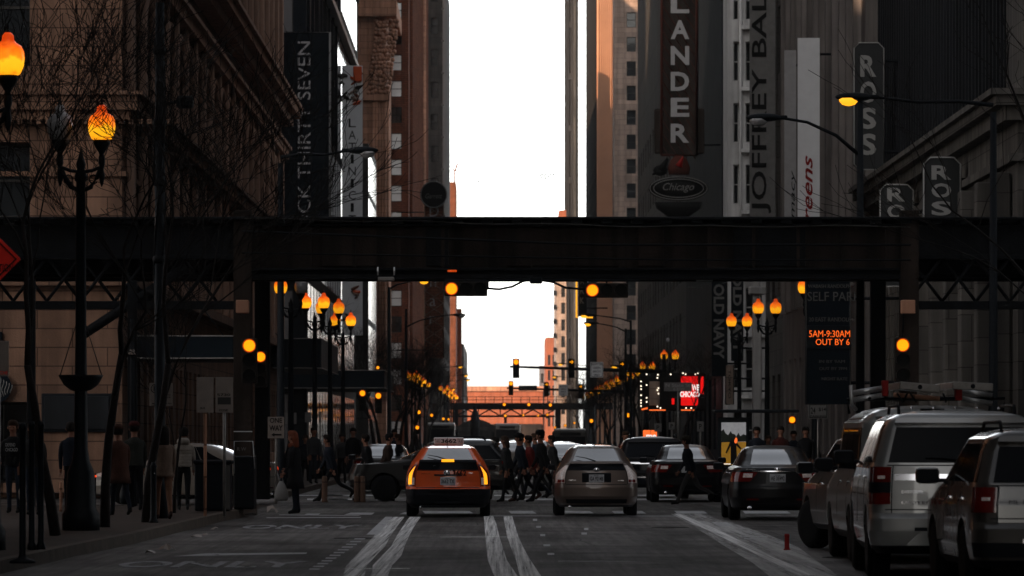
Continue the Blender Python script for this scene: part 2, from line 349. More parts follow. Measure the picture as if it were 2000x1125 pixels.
# left pavement: a kerb that bends in before the crossing
near_left = [(-6.35, -60), (-6.2, 40), (-6.05, 55), (-5.95, 62), (-5.72, 70), (-5.62, 80), (-5.5, 90), (-5.35, 95), (-5.3, 98), (-6.5, 99.6), (-9, 100.4)]
pavement(-14, LX, -60, 98, LX, 1 if False else -1, near_left)
pavement(12.62, RX, -60, 98, RX, 1, [(RX, -60), (RX, 96), (RX + .4, 97.6), (RX + 1.5, 98.2)])
for y0, y1 in ((124, 217), (245, 330), (360, 400), (420, 1000)):
    pavement(-14, LX, y0, y1, LX, -1); pavement(14, RX, y0, y1, RX, 1)

mk = MB()
def mark(pts):                    # road marking through four image points
    v = [at(px, py, gd(py)) for px, py in pts]
    for p in v: p.z = .008
    mk.add(v, [(0, 1, 2, 3)], M['paint'])
mark([(716, 1045), (738, 1045), (767, 1010), (753, 1010)])
for i in range(12):
    y = 1053 + i * 5.4; x = 700 - i * 8.0
    mark([(x - 9, y + 1.5), (x + 12, y + 1.5), (x + 14, y - .9), (x - 7, y - .9)])
mark([(545, 1006.8), (700, 1008.0), (705, 1007.0), (545, 1005.6)])
mark([(520, 1012.4), (704, 1012.0), (706, 1010.4), (521, 1011.2)])
mark([(338, 1087.5), (598, 1082.8), (600, 1080.2), (400, 1082)])
mark([(592, 1007), (620, 1007), (626, 1003.6), (600, 1003.6)])
mark([(672, 1006), (726, 1006), (732, 1001.8), (686, 1001.8)])
mark([(780, 1005), (800, 1005), (808, 1001), (790, 1001)])
for x0, x1 in ((830, 925), (998, 1048), (1100, 1160), (1200, 1262), (1322, 1382), (1455, 1545)):
    mark([(x0, 1003.6), (x1, 1003.6), (x1 - 8, 998.6), (x0 - 5, 998.6)])
for x0, x1 in ((735, 770), (830, 900), (985, 1080), (1240, 1330), (600, 680), (640, 700)):
    mark([(x0, 977), (x1, 977), (x1, 974.4), (x0, 974.4)]); mark([(x0 - 20, 969), (x1 - 10, 969), (x1 - 10, 967), (x0 - 20, 967)])
mark([(930, 1008.8), (1320, 1009.2), (1320, 1008.0), (930, 1007.8)])
for x, y, w_ in ((1045, 1016, 7), (1052, 1030, 8), (1060, 1046, 8), (1068, 1066, 11), (1076, 1083, 11), (1145, 1034, 7), (1141, 1043, 9)):
    mark([(x - w_ * .6, y + 2), (x + w_ * .6, y + 2), (x + w_ * .6, y - 2), (x - w_ * .6, y - 2)])
mark([(1404, 1028), (1432, 1028), (1418, 1021), (1390, 1021)])
for y in (1049, 1053): mark([(1455, y + 1), (1500, y + 1), (1496, y - .6), (1452, y - .6)])
mk.build('lane_marking', kind='structure')
for wds, xc, yc, wp in (('ONLY', 413, 1103, 360), ('ONLY', 588, 1029.5, 226)):
    d = gd(yc); t = MB(); t.text(wds, wx(xc, d), d, .004, wp * d / F, 2.9 if yc > 1100 else 3.6, M['paintworn'], th=.005, plane='XY', bold=.02)
    t.build('lane_lettering', kind='structure')
mh = MB()
d = gd(1098); mh.add([(wx(1090, d) + 1.15 * (i / 12) - .0, d + .12 * math.sin(i * 1.3) * .5, .012) for i in range(13)] + [(wx(1090, d) + .85 * (i / 12), d + .14 + .05 * math.sin(i), .012) for i in range(13)],
    [(i, i + 1, i + 14, i + 13) for i in range(12)], M['paint']); mh.build('road_scar', kind='structure')
def strip(name, cen, m, z=.006):  # cen: list of (xleft, xright, y) in pixels
    mb = MB(); vs = []
    for xa, xb, y in cen:
        dd = gd(y); vs += [(wx(xa, dd), dd, z), (wx(xb, dd), dd, z)]
    mb.add(vs, [(2 * i, 2 * i + 1, 2 * i + 3, 2 * i + 2) for i in range(len(cen) - 1)], m); mb.build(name, kind='structure')
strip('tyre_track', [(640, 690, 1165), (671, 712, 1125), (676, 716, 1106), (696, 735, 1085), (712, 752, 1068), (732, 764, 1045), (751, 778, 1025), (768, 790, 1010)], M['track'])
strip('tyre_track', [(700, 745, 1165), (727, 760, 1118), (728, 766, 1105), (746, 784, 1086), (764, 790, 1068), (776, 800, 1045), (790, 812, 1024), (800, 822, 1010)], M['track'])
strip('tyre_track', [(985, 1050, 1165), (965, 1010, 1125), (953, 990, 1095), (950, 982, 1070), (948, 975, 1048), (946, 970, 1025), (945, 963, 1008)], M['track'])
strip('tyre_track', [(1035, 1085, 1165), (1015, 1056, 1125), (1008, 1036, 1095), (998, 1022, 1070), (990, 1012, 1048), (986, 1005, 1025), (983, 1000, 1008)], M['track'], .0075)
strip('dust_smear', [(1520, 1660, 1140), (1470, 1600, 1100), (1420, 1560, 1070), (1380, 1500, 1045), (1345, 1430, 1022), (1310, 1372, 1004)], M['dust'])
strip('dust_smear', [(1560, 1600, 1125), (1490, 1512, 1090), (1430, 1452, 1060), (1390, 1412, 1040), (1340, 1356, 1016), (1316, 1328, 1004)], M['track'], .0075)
sc_ = MB()
for x0, x1, y in ((860, 1015, 1050), (672, 800, 1112)):
    a, b = at(x0, y, gd(y)), at(x1, y, gd(y))
    sc_.box(min(a.x, b.x), max(a.x, b.x), a.y - .06, a.y + .06, .009, .012, M['signback'])
sc_.build('utility_cut', kind='structure')
ck = MB(); r3 = random.Random(12)
for k in range(26):
    y = r3.uniform(56, 96); x = r3.uniform(-4.5, 4.0); pts = []
    lateral = r3.random() < .6
    for j in range(9):
        pts.append((x, y)); x += (.22 if lateral else r3.uniform(-.05, .05)) * r3.uniform(.6, 1.3); y += r3.uniform(-.12, .12) if lateral else .7 * r3.uniform(.6, 1.3)
    wd = r3.uniform(.012, .03)
    vs = [(px, py - (wd * 2 if lateral else 0), .005) for px, py in pts] + [(px + (0 if lateral else wd), py + (wd * 2 if lateral else 0), .005) for px, py in pts]
    ck.add(vs, [(i, i + 1, i + 10, i + 9) for i in range(8)], M['tarline'])
ck.build('road_crack', kind='structure')
for x, y in ((wx(1655, 62), 62), (-2.3, 74), (3.1, 83)):
    mh_ = MB(); mh_.lathe([(.34, .0), (.34, .009), (.30, .009), (.30, .006), (.02, .006)], (x, y, 0), M['tarline'], 24); mh_.build('manhole_cover', kind='structure')
# ------------------------------------------------------------------ vehicles
def lerp_keys(keys, z):
    if z <= keys[0][0]: return keys[0][1:]
    for a, b in zip(keys, keys[1:]):
        if z <= b[0]:
            t = (z - a[0]) / (b[0] - a[0]); return [p + (q - p) * t for p, q in zip(a[1:], b[1:])]
    return keys[-1][1:]
class Shell:
    """car body: rows by height; each row is a rounded plan outline (half width, rear y, front y)"""
    def __init__(s, keys, rc=(.2, .45), fc=(.45, .5), crown=.06, fcrown=.15): s.k = keys; s.rc = rc; s.fc = fc; s.cr = crown; s.fcr = fcrown
    def pt(s, a, z):
        w, r, f = lerp_keys(s.k, z)[:3]; sg = 1 if a >= 0 else -1; a = abs(a)
        k = max(.15, min(1, w / s.k[2][1])); rx, ry = s.rc[0] * k, min(s.rc[1], (f - r) * .3); fx, fy = s.fc[0] * k, min(s.fc[1], (f - r) * .3)
        if a <= 1: x = (w - rx) * a; y = r + s.cr * (x / w) ** 2
        elif a <= 2:
            t = (a - 1) * math.pi / 2; x = w - rx + rx * math.sin(t); y = r + s.cr * ((w - rx) / w) ** 2 + (ry - s.cr * ((w - rx) / w) ** 2) * (1 - math.cos(t))
        elif a <= 3: x = w; y = r + ry + (f - fy - r - ry) * (a - 2)
        elif a <= 4:
            t = (a - 3) * math.pi / 2; e = s.fcr * ((w - fx) / w) ** 2; x = w - fx + fx * math.cos(t); y = f - fy + (fy - e) * math.sin(t)
        else: x = (w - fx) * (5 - a); y = f - s.fcr * (x / w) ** 2
        return Vector((sg * x, y, z))
    def nrm(s, a, z):
        e = .01; du = s.pt(a + e, z) - s.pt(a - e, z); dv = s.pt(a, z + e) - s.pt(a, z - e)
        n = dv.cross(du)
        if n.length < 1e-9: return Vector((0, -1, 0))
        n.normalize()
        c = Vector((0, (s.k[2][2] + s.k[2][3]) / 2, .7))
        if n.dot(s.pt(a, z) - c) < 0: n = -n
        return n
    def patch(s, mb, a0, a1, z0, z1, m, off=.006, na=6, nz=4):
        f0 = a0 if callable(a0) else (lambda z: a0); f1 = a1 if callable(a1) else (lambda z: a1)
        g = []; 
        for j in range(nz + 1):
            z = z0 + (z1 - z0) * j / nz
            for i in range(na + 1):
                a = f0(z) + (f1(z) - f0(z)) * i / na; g.append((a, z))
        top = [s.pt(a, z) + s.nrm(a, z) * off for a, z in g]; W = na + 1
        fs = [(j * W + i, j * W + i + 1, (j + 1) * W + i + 1, (j + 1) * W + i) for j in range(nz) for i in range(na)]
        n0 = len(top); border = [i for i in range(W)] + [j * W + na for j in range(1, nz + 1)] + [nz * W + i for i in range(na - 1, -1, -1)] + [j * W for j in range(nz - 1, 0, -1)]
        low = [s.pt(*g[i]) - s.nrm(*g[i]) * .012 for i in border]
        B = len(border)
        sk = [(border[i], border[(i + 1) % B], n0 + (i + 1) % B, n0 + i) for i in range(B)]
        mb.add(top, fs, m, True); mb.add(top + low, sk, m, False)
    def patch2(s, mb, a0, a1, *r, **k):
        s.patch(mb, a0, a1, *r, **k)
        g0 = (lambda z: -a0(z)) if callable(a0) else -a0; g1 = (lambda z: -a1(z)) if callable(a1) else -a1
        s.patch(mb, g0, g1, *r, **k)
    def body(s, paint, lower=None, zl=0, rows=34, arches=(), wr=.33, zmax=None, under=None):
        zs = sorted(set([k[0] for k in s.k] + [s.k[0][0] + (s.k[-1][0] - s.k[0][0]) * i / rows for i in range(rows + 1)]))
        aa = [i / 5 for i in range(6)] + [1 + i / 6 for i in range(1, 7)] + [2 + i / 10 for i in range(1, 11)] + [3 + i / 6 for i in range(1, 7)] + [4 + i / 4 for i in range(1, 5)]
        aa = aa + [-a for a in aa[-2:0:-1]]
        n = len(aa); vs = [s.pt(a, z) for z in zs for a in aa]; fs = []
        for j in range(len(zs) - 1):
            for i in range(n): fs.append((j * n + i, j * n + (i + 1) % n, (j + 1) * n + (i + 1) % n, (j + 1) * n + i))
        fs.append(tuple(range(n))[::-1]); fs.append(tuple((len(zs) - 1) * n + i for i in range(n)))
        me = bpy.data.meshes.new('body'); me.from_pydata(vs, [], fs)
        o = bpy.data.objects.new('body', me); C.objects.link(o)
        bm = bmesh.new(); bm.from_mesh(me); bmesh.ops.recalc_face_normals(bm, faces=bm.faces); bm.to_mesh(me); bm.free()
        if arches:
            cb = MB()
            for ya in arches:
                for sg in (-1, 1):
                    x0, x1 = sg * (s.k[2][1] - .26), sg * (s.k[2][1] + .3)
                    cb.tube([(x0, ya, wr), (x1, ya, wr)], wr + .06, M['blackplastic'], 28)
            cut = cb.build('arch')
            bm = bmesh.new(); bm.from_mesh(cut.data); bmesh.ops.recalc_face_normals(bm, faces=bm.faces); bm.to_mesh(cut.data); bm.free()
            md = o.modifiers.new('b', 'BOOLEAN'); md.operation = 'DIFFERENCE'; md.object = cut; md.solver = 'EXACT'
            dg = bpy.context.evaluated_depsgraph_get(); dg.update()
            nm = bpy.data.meshes.new_from_object(o.evaluated_get(dg)); o.modifiers.clear(); o.data = nm; me = nm
            bpy.data.objects.remove(cut)
        me.materials.clear(); me.materials.append(paint); me.materials.append(lower or paint); me.materials.append(M['blackplastic'])
        for p in me.polygons:
            c = p.center; p.use_smooth = True
            inside = any(math.hypot(c.y - ya, c.z - wr) < wr + .055 and abs(c.x) < s.k[2][1] - .03 for ya in arches) and c.z < wr * 2 + .1
            p.material_index = 2 if (inside or c.z < s.k[0][0] + .02) else (1 if c.z < (zl(c) if callable(zl) else zl) else 0)
        try: me.set_sharp_from_angle(angle=R(38))
        except Exception: pass
        return o
def wheel_mesh(r=.33, wd=.22, spokes=5):
    t = MB(); hw = wd / 2
    T = Matrix.Rotation(R(90), 4, 'Y')
    t.lathe([(r * .62, -hw), (r * .9, -hw), (r * .985, -hw * .75), (r, -hw * .4), (r, hw * .4), (r * .985, hw * .75), (r * .9, hw), (r * .62, hw)], (0, 0, 0), M['tyre'], 28, T=T)
    for g in (-.5, 0, .5): t.lathe([(r * 1.002, hw * g - .006), (r * 1.002, hw * g + .006)], (0, 0, 0), M['black'], 28, T=T)
    q = MB(); q.lathe([(r * .63, -hw * .8), (r * .66, -hw * .95), (r * .60, -hw * .95), (r * .57, -hw * .3), (r * .2, -hw * .2), (.02, -hw * .2)], (0, 0, 0), M['rim'], 24, T=T)
    q.lathe([(.05, -hw * .9), (.06, -hw * .5)], (0, 0, 0), M['rim'], 12, T=T)
    for k in range(spokes):
        q.box(-r * .07, r * .07, r * .05, r * .62, -hw * .85, -hw * .65, M['rim'], T=T @ Matrix.Rotation(2 * math.pi * k / spokes, 4, 'Z'))
    return t, q
WM = {}
def add_wheels(root, W, ys, r=.33, wd=.22, turn=0):
    for i, ya in enumerate(ys):
        for sg in (-1, 1):
            if (r, wd) not in WM:
                t, q = wheel_mesh(r, wd); a = t.build('tyre'); b = q.build('rim'); WM[(r, wd)] = (a.data, b.data)
                bpy.data.objects.remove(a); bpy.data.objects.remove(b)
            e = bpy.data.objects.new('wheel', WM[(r, wd)][0]); C.objects.link(e); e.parent = root
            e.location = (sg * (W - wd / 2 - .01), ya, r); e.rotation_euler = (0, 0, (0 if sg < 0 else math.pi) + (turn if i == 1 else 0))
            k = bpy.data.objects.new('rim', WM[(r, wd)][1]); C.objects.link(k); k.parent = e
def mirror(root, x, y, z, paint, s=1):
    for sg in (-1, 1):
        m = MB(); m.bbox(sg * x - .11 * s, sg * x + .11 * s, y - .05, y + .08, z - .075 * s, z + .075 * s, paint, .045)
        m.bbox(min(sg * (x - .22), sg * (x - .05)), max(sg * (x - .22), sg * (x - .05)), y - .01, y + .05, z - .07, z - .03, M['blackplastic'], .01)
        o = m.build('side_mirror', root)
        g = MB(); g.bbox(sg * x - .09 * s, sg * x + .09 * s, y - .058, y - .045, z - .06 * s, z + .06 * s, M['blackplastic'], .004); g.build('mirror_glass', o)
def plate(root, y, z, txt, w=.31, h=.16):
    p = MB(); p.bbox(-w / 2, w / 2, y - .02, y, z - h / 2, z + h / 2, M['plate'], .006); o = p.build('number_plate', root)
    if txt:
        t = MB(); t.text(txt, 0, y - .021, z - .005, w * .86, h * .5, M['signink'], th=.003, bold=.015); t.text('Illinois', 0, y - .021, z + h * .36, w * .3, h * .13, M['signink'], th=.002); t.build('plate_number', o)
def wiper(root, p0, p1):
    m = MB(); m.tube([p0, ((p0[0] + p1[0]) / 2, (p0[1] + p1[1]) / 2 - .01, (p0[2] + p1[2]) / 2 + .015), p1], [.014, .01, .006], M['black'], 6); m.build('wiper', root)
def rearlights(root, sh, a0, a1, z0, z1, mt, name='tail_light', off=.012, na=6, nz=6, inner=None):
    for sg in (1, -1):
        f0 = (lambda z, s=sg: s * (a0(z) if callable(a0) else a0)); f1 = (lambda z, s=sg: s * (a1(z) if callable(a1) else a1))
        m = MB(); sh.patch(m, f0, f1, z0, z1, mt, off, na, nz); o = m.build(name, root)
        if inner:
            b0, b1, y0, y1, m2 = inner
            g0 = (lambda z, s=sg: s * (b0(z) if callable(b0) else b0)); g1 = (lambda z, s=sg: s * (b1(z) if callable(b1) else b1))
            q = MB(); sh.patch(q, g0, g1, y0, y1, m2, off + .008, 4, 8); q.build('lit_bar', o)

def prius(name, label, cat, loc, paint, gen, rz=0):
    root = thing(name, label, cat, loc, rz)
    L = 4.46; W = .872 if gen == 3 else .862
    if gen == 3:
        keys = [(.19, .76, .14, L - .25), (.28, .84, .04, L - .06), (.45, W, .0, L), (.58, W, .0, L - .01), (.62, W, .05, L - .03), (.72, W, .07, L - .12), (.84, W - .01, .08, L - .45), (.97, W - .045, .10, L - .95), (1.13, W - .12, .16, L - 1.35),
                (1.24, W - .20, .40, L - 1.62), (1.36, W - .28, .66, L - 1.95), (1.41, W - .33, .78, L - 2.1), (1.45, W - .42, 1.1, L - 2.25), (1.475, W - .56, 1.5, L - 2.4), (1.487, W - .74, 1.7, L - 2.5)]
        sh = Shell(keys, rc=(.20, .62), fc=(.5, .55), crown=.10)
        o = sh.body(paint, M['blackplastic'], lambda c: .575 if c.y < .75 else .2, arches=(.98, L - .95), wr=.315)
        zg = 1.13
    else:
        keys = [(.20, .76, .12, L - .25), (.28, .83, .04, L - .06), (.42, W, .0, L), (.60, W, .0, L - .01), (.70, W, .03, L - .1), (.84, W - .01, .06, L - .45), (.95, W - .045, .09, L - .9), (1.02, W - .09, .15, L - 1.15), (1.10, W - .14, .18, L - 1.35),
                (1.20, W - .20, .40, L - 1.6), (1.34, W - .28, .70, L - 1.95), (1.40, W - .33, .82, L - 2.1), (1.45, W - .42, 1.15, L - 2.25), (1.475, W - .56, 1.5, L - 2.4), (1.487, W - .74, 1.7, L - 2.5)]
        sh = Shell(keys, rc=(.22, .66), fc=(.5, .55), crown=.12)
        o = sh.body(paint, M['blackplastic'], lambda c: .2, arches=(.95, L - .95), wr=.315)
        zg = 1.10
    o.parent = root
    m = MB(); sh.patch(m, -.93, .93, zg + .02, 1.395, M['reflglass'], .004, 12, 8); rw = m.build('rear_window', root)
    m = MB(); sh.patch(m, -.99, .99, .965, zg - .015, M['carglass'], .008, 10, 4); lw = m.build('lower_rear_window', root)
    m = MB(); sh.patch(m, -1.02, 1.02, zg - .018, zg + .022, M['blackplastic'] if gen == 3 else paint, .022, 12, 2); m.build('spoiler', root)
    for sg in (1, -1):
        for a0, a1 in ((2.02, 2.30), (2.32, 2.66), (2.68, 3.0)):
            m = MB(); sh.patch(m, sg * a0, sg * a1, 1.02 + .05 * (a0 < 2.1), 1.36, M['carglass'], .004, 5, 5); m.build('side_window', root)
    m = MB(); sh.patch(m, 4.0, 5.0, 1.05, 1.39, M['carglass'], .004, 6, 6); sh.patch(m, -4.0, -5.0, 1.05, 1.39, M['carglass'], .004, 6, 6); m.build('windscreen', root)
    m = MB()
    for z, a in ((.60, .97), (.955, 1.0)) if gen == 3 else ((.66, .97), (.955, 1.0)): sh.patch(m, -a, a, z - .006, z + .006, M['black'], .003, 12, 1)
    for sg in (1, -1): sh.patch(m, sg * .985, sg * 1.0, .62 if gen == 3 else .66, .95, M['black'], .003, 1, 4)
    m.build('tailgate_seam', root)
    if gen == 3:
        rearlights(root, sh, lambda z: 1.02 + .02 * math.sin((z - .64) * 8), lambda z: 1.62 - max(0, z - .9) * 2.2, .635, 1.07, M['tailred'], inner=(lambda z: 1.20 - max(0, (z - .9)) * .4, lambda z: 1.42 - max(0, z - .88) * 1.8, .665, 1.03, M['tailyellow']))
        m = MB(); sh.patch2(m, 1.04, 1.17, .655, .80, M['tailclear'], .02, 2, 3); m.build('reverse_light', root)
        # wraparound bumper, plate recess, badge, lettering
        m = MB(); m.bbox(-.36, .36, -.02, .05, .52, .565, M['blackplastic'], .01); m.build('bumper_lip', root)
        m = MB(); m.bbox(-.26, .26, -.035, .06, .27, .31, M['blackplastic'], .01); m.bbox(-.55, .55, -.015, .06, .20, .235, M['black'], .01); m.build('bumper_trim', root)
        m = MB(); sh.patch(m, -.42, .42, .84, .87, M['blackplastic'], .03, 8, 1); m.build('tailgate_handle', root)
        plate(root, .055, .735, '3662 TX')
        b = MB(); b.lathe([(.06, -.008), (.07, 0), (.06, .008)], (0, 0, 0), M['chrome'], 18, T=Matrix.Translation((-.02, .05, .905)) @ Matrix.Rotation(R(90), 4, 'X') @ Matrix.Scale(.75, 4, (0, 1, 0)))
        b.lathe([(.02, -.012), (.02, .012)], (0, 0, 0), M['chrome'], 12, T=Matrix.Translation((-.02, .05, .905)) @ Matrix.Rotation(R(90), 4, 'X')); b.build('badge', root)
        t = MB(); t.text('3662', .24, .052, .90, .28, .11, M['signink'], th=.008, bold=.03); t.build('cab_number', root)
        t = MB(); t.text('HYBRID', .47, .068, .90, .08, .025, M['chrome'], th=.006); t.text('PRIUS', -.45, .06, .885, .17, .022, M['signink'], th=.006); t.build('model_lettering', root)
        m = MB(); sh.patch(m, -.22, .22, 1.118, 1.142, M['tailyellow'], .045, 4, 1); m.build('high_brake_light', root)
        st = MB(); st.bbox(-.30, .06, .132, .145, .985, 1.055, M['letterdim'], .002); st.bbox(.065, .09, .13, .14, .975, 1.06, M['signback'], .002); st.build('window_sticker', root)
        # roof sign
        rs = MB(); rs.bbox(-.31, .31, 1.9, 2.08, 1.49, 1.63, M['whiteboard'], .02); r_ = rs.build('taxi_roof_sign', root)
        t = MB(); t.text('3662', 0, 1.898, 1.555, .32, .085, M['signink'], th=.004, bold=.03); t.text('TAXI', -.235, 1.898, 1.555, .11, .09, M['signink'], th=.004); t.text('TAXI', .235, 1.898, 1.555, .11, .09, M['signink'], th=.004); t.build('roof_sign_lettering', r_)
    else:
        rearlights(root, sh, lambda z: 1.03, lambda z: 1.66 - max(0, z - .86) * 2.3, .69, 1.045, M['tailclear'], inner=(1.05, 1.45, .70, .76, M['tailred']))
        m = MB(); m.bbox(-.30, .30, .035, .075, .70, .90, M['blackplastic'], .02); m.build('plate_recess', root)
        plate(root, .04, .785, 'GA 9214B')
        b = MB(); b.lathe([(.05, -.008), (.06, 0), (.05, .008)], (0, 0, 0), M['chrome'], 18, T=Matrix.Translation((0, .075, .965)) @ Matrix.Rotation(R(90), 4, 'X') @ Matrix.Scale(.7, 4, (0, 1, 0))); b.build('badge', root)
        t = MB(); t.text('HYBRID', .50, .07, .74, .12, .02, M['chrome'], th=.006); t.text('PRIUS', -.50, .07, .75, .14, .02, M['chrome'], th=.006); t.build('model_lettering', root)
        m = MB(); sh.patch(m, -.99, .99, .28, .36, M['blackplastic'], .01, 12, 2); m.build('bumper_trim', root)
    an = MB(); an.tube([(-.02, 1.25, 1.44), (-.02, 1.05, 1.62)], [.008, .004], M['black'], 6); an.build('antenna', root)
    wiper(root, (-.02, .2, zg + .04), (-.42, .42, zg + .14)); mirror(root, W + .03, 2.75, 1.0, M['blackplastic'], .75)
    add_wheels(root, W, (.98, L - .95), .315, .21)
    e = MB(); e.tube([(-.55, -.0, .2), (-.55, .3, .2)], .03, M['chrome'], 10); e.build('exhaust', root)
    return root

def suv(name, label, cat, loc, paint, L, W, H, rz=0, style='box', lights='red', group=None, turn=0, glassz=None, bar=True, txt=None, plate_t=None, rack=True, wr=.38, roof_round=1.0):
    """upright tailgate vehicles"""
    root = thing(name, label, cat, loc, rz, group)
    b = glassz or H * .60
    sl = {'box': .0, 'mid': .16, 'van': -.06}[style]
    keys = [(.30, W - .10, .10, L - .2), (.38, W - .03, .02, L - .05), (.55, W, .0, L), (.70, W, .0, L - .01), (.76, W, .07, L - .04), (.95, W, .08, L - .12), (b - .16, W - .01, .09, L - .35), (b - .02, W - .02, .11, L - 1.05),
            (b + .02, W - .035, .12, L - 1.3), (H - .22, W - .15 * (1 if style != 'van' else .6), .26 + sl, L - 1.95 + .3 * (style == 'van')), (H - .12, W - .20, .31 + sl, L - 2.05 + .2 * (style == 'van')), (H - .06, W - .30, .36 + sl, L - 2.2), (H - .02, W - .48, .5 + sl, L - 2.4), (H, W - .78, .9 + sl, L - 2.8)]
    sh = Shell(keys, rc=(.14, .34), fc=(.4, .5), crown=.07)
    lowm = M['blackplastic'] if style != 'x' else paint
    o = sh.body(paint, M['blackplastic'], .40, arches=(1.15, L - .98), wr=wr); o.parent = root
    m = MB(); sh.patch(m, -.96, .96, b + .03, H - .20, M['carglass'], .006, 12, 6); m.build('rear_window', root)
    m = MB(); sh.patch(m, -1.0, 1.0, H - .17, H - .12, paint, .05, 12, 2); m.build('roof_spoiler', root)
    for sg in (1, -1):
        for a0, a1 in ((2.0, 2.27), (2.29, 2.60), (2.62, 2.93)):
            m = MB(); sh.patch(m, sg * (a0 - .35 * (a0 == 2.0)), sg * a1, b + .03, H - .17, M['carglass'], .005, 7, 5); m.build('side_window', root)
    m = MB(); sh.patch(m, 4.0, 5.0, b + .05, H - .16, M['carglass'], .005, 6, 6); sh.patch(m, -4.0, -5.0, b + .05, H - .16, M['carglass'], .005, 6, 6); m.build('windscreen', root)
    mt = {'red': M['tailred'], 'on': M['tailon']}[lights]
    rearlights(root, sh, .90, 1.75, .86, b - .02, M['tailred'], off=.016, inner=(.98, 1.25, b - .155, b - .12, M['tailclear'] if lights == 'red' else M['tailon']))
    if style == 'box':
        
        for sg in (1, -1): m = MB(); sh.patch(m, sg * .90, sg * 1.75, b - .31, b - .19, M['blackplastic'], .026, 6, 2); m.build('tail_light_band', root)
        m = MB(); m.poly([(-.62, .40), (.62, .40), (.46, .56), (-.46, .56)], -.045, .02, M['silvercar']); m.build('skid_plate', root)
        m = MB(); [m.ball((x, 1.0, H + .02), .02, .05, .012, M['chrome'], 6, 4) for x in (-.5, -.25, 0, .25, .5)]; m.build('roof_fitting', root)
    m = MB()
    for z in (.80, b): sh.patch(m, -.97, .97, z - .006, z + .006, M['black'], .004, 10, 1)
    for sg in (1, -1):
        sh.patch(m, sg * .88, sg * .895, .76, b, M['black'], .004, 1, 4)
        for a in (2.28, 2.61): sh.patch(m, sg * a, sg * (a + .004), .42, b, M['black'], .003, 1, 4)
    m.build('panel_seam', root)
    if bar:
        m = MB(); sh.patch(m, -.86, .86, b - .17, b - .10, M['chrome'], .02, 10, 2); m.build('tailgate_bar', root)
    m = MB(); sh.patch(m, -1.7, 1.7, .42, .56, M['blackplastic'] if style != 'box' else paint, .03, 16, 3); m.build('bumper', root)
    m = MB(); sh.patch(m, -.6, .6, .56, .60, M['chrome'] if style == 'mid' else M['blackplastic'], .035, 8, 1); m.build('bumper_step', root)
    if rack:
        for sg in (1, -1):
            m = MB(); x = sg * (W - .36); m.tube([(x, .75, H - .04), (x, .85, H + .05), (x, L - 2.6, H + .05), (x, L - 2.45, H - .03)], .018, M['blackplastic'], 8); m.build('roof_rail', root)
    if txt:
        t = MB()
        for s_, x, z, w_, h_ in txt: t.text(s_, x, .075, z, w_, h_, M['greyst'] if W < 1 else M['chrome'], th=.008)
        t.build('model_lettering', root)
    if plate_t is not None: plate(root, .06, b - .32, plate_t)
    for sg in (1, -1):
        for a in (2.24, 2.55):
            m = MB(); p = sh.pt(sg * a, b - .14); m.bbox(p.x - .02, p.x + .02, p.y - .09, p.y + .09, b - .155, b - .125, M['chrome'] if style == 'mid' else paint, .01); m.build('door_handle', root)
    mirror(root, W + .14, L - 1.75, b + .08, M['blackplastic'] if style != 'mid' else paint, 1.15)
    add_wheels(root, W, (1.15, L - .98), wr, .26, turn); wiper(root, (0, .12, b + .05), (-.4, .14, b + .08))
    return root

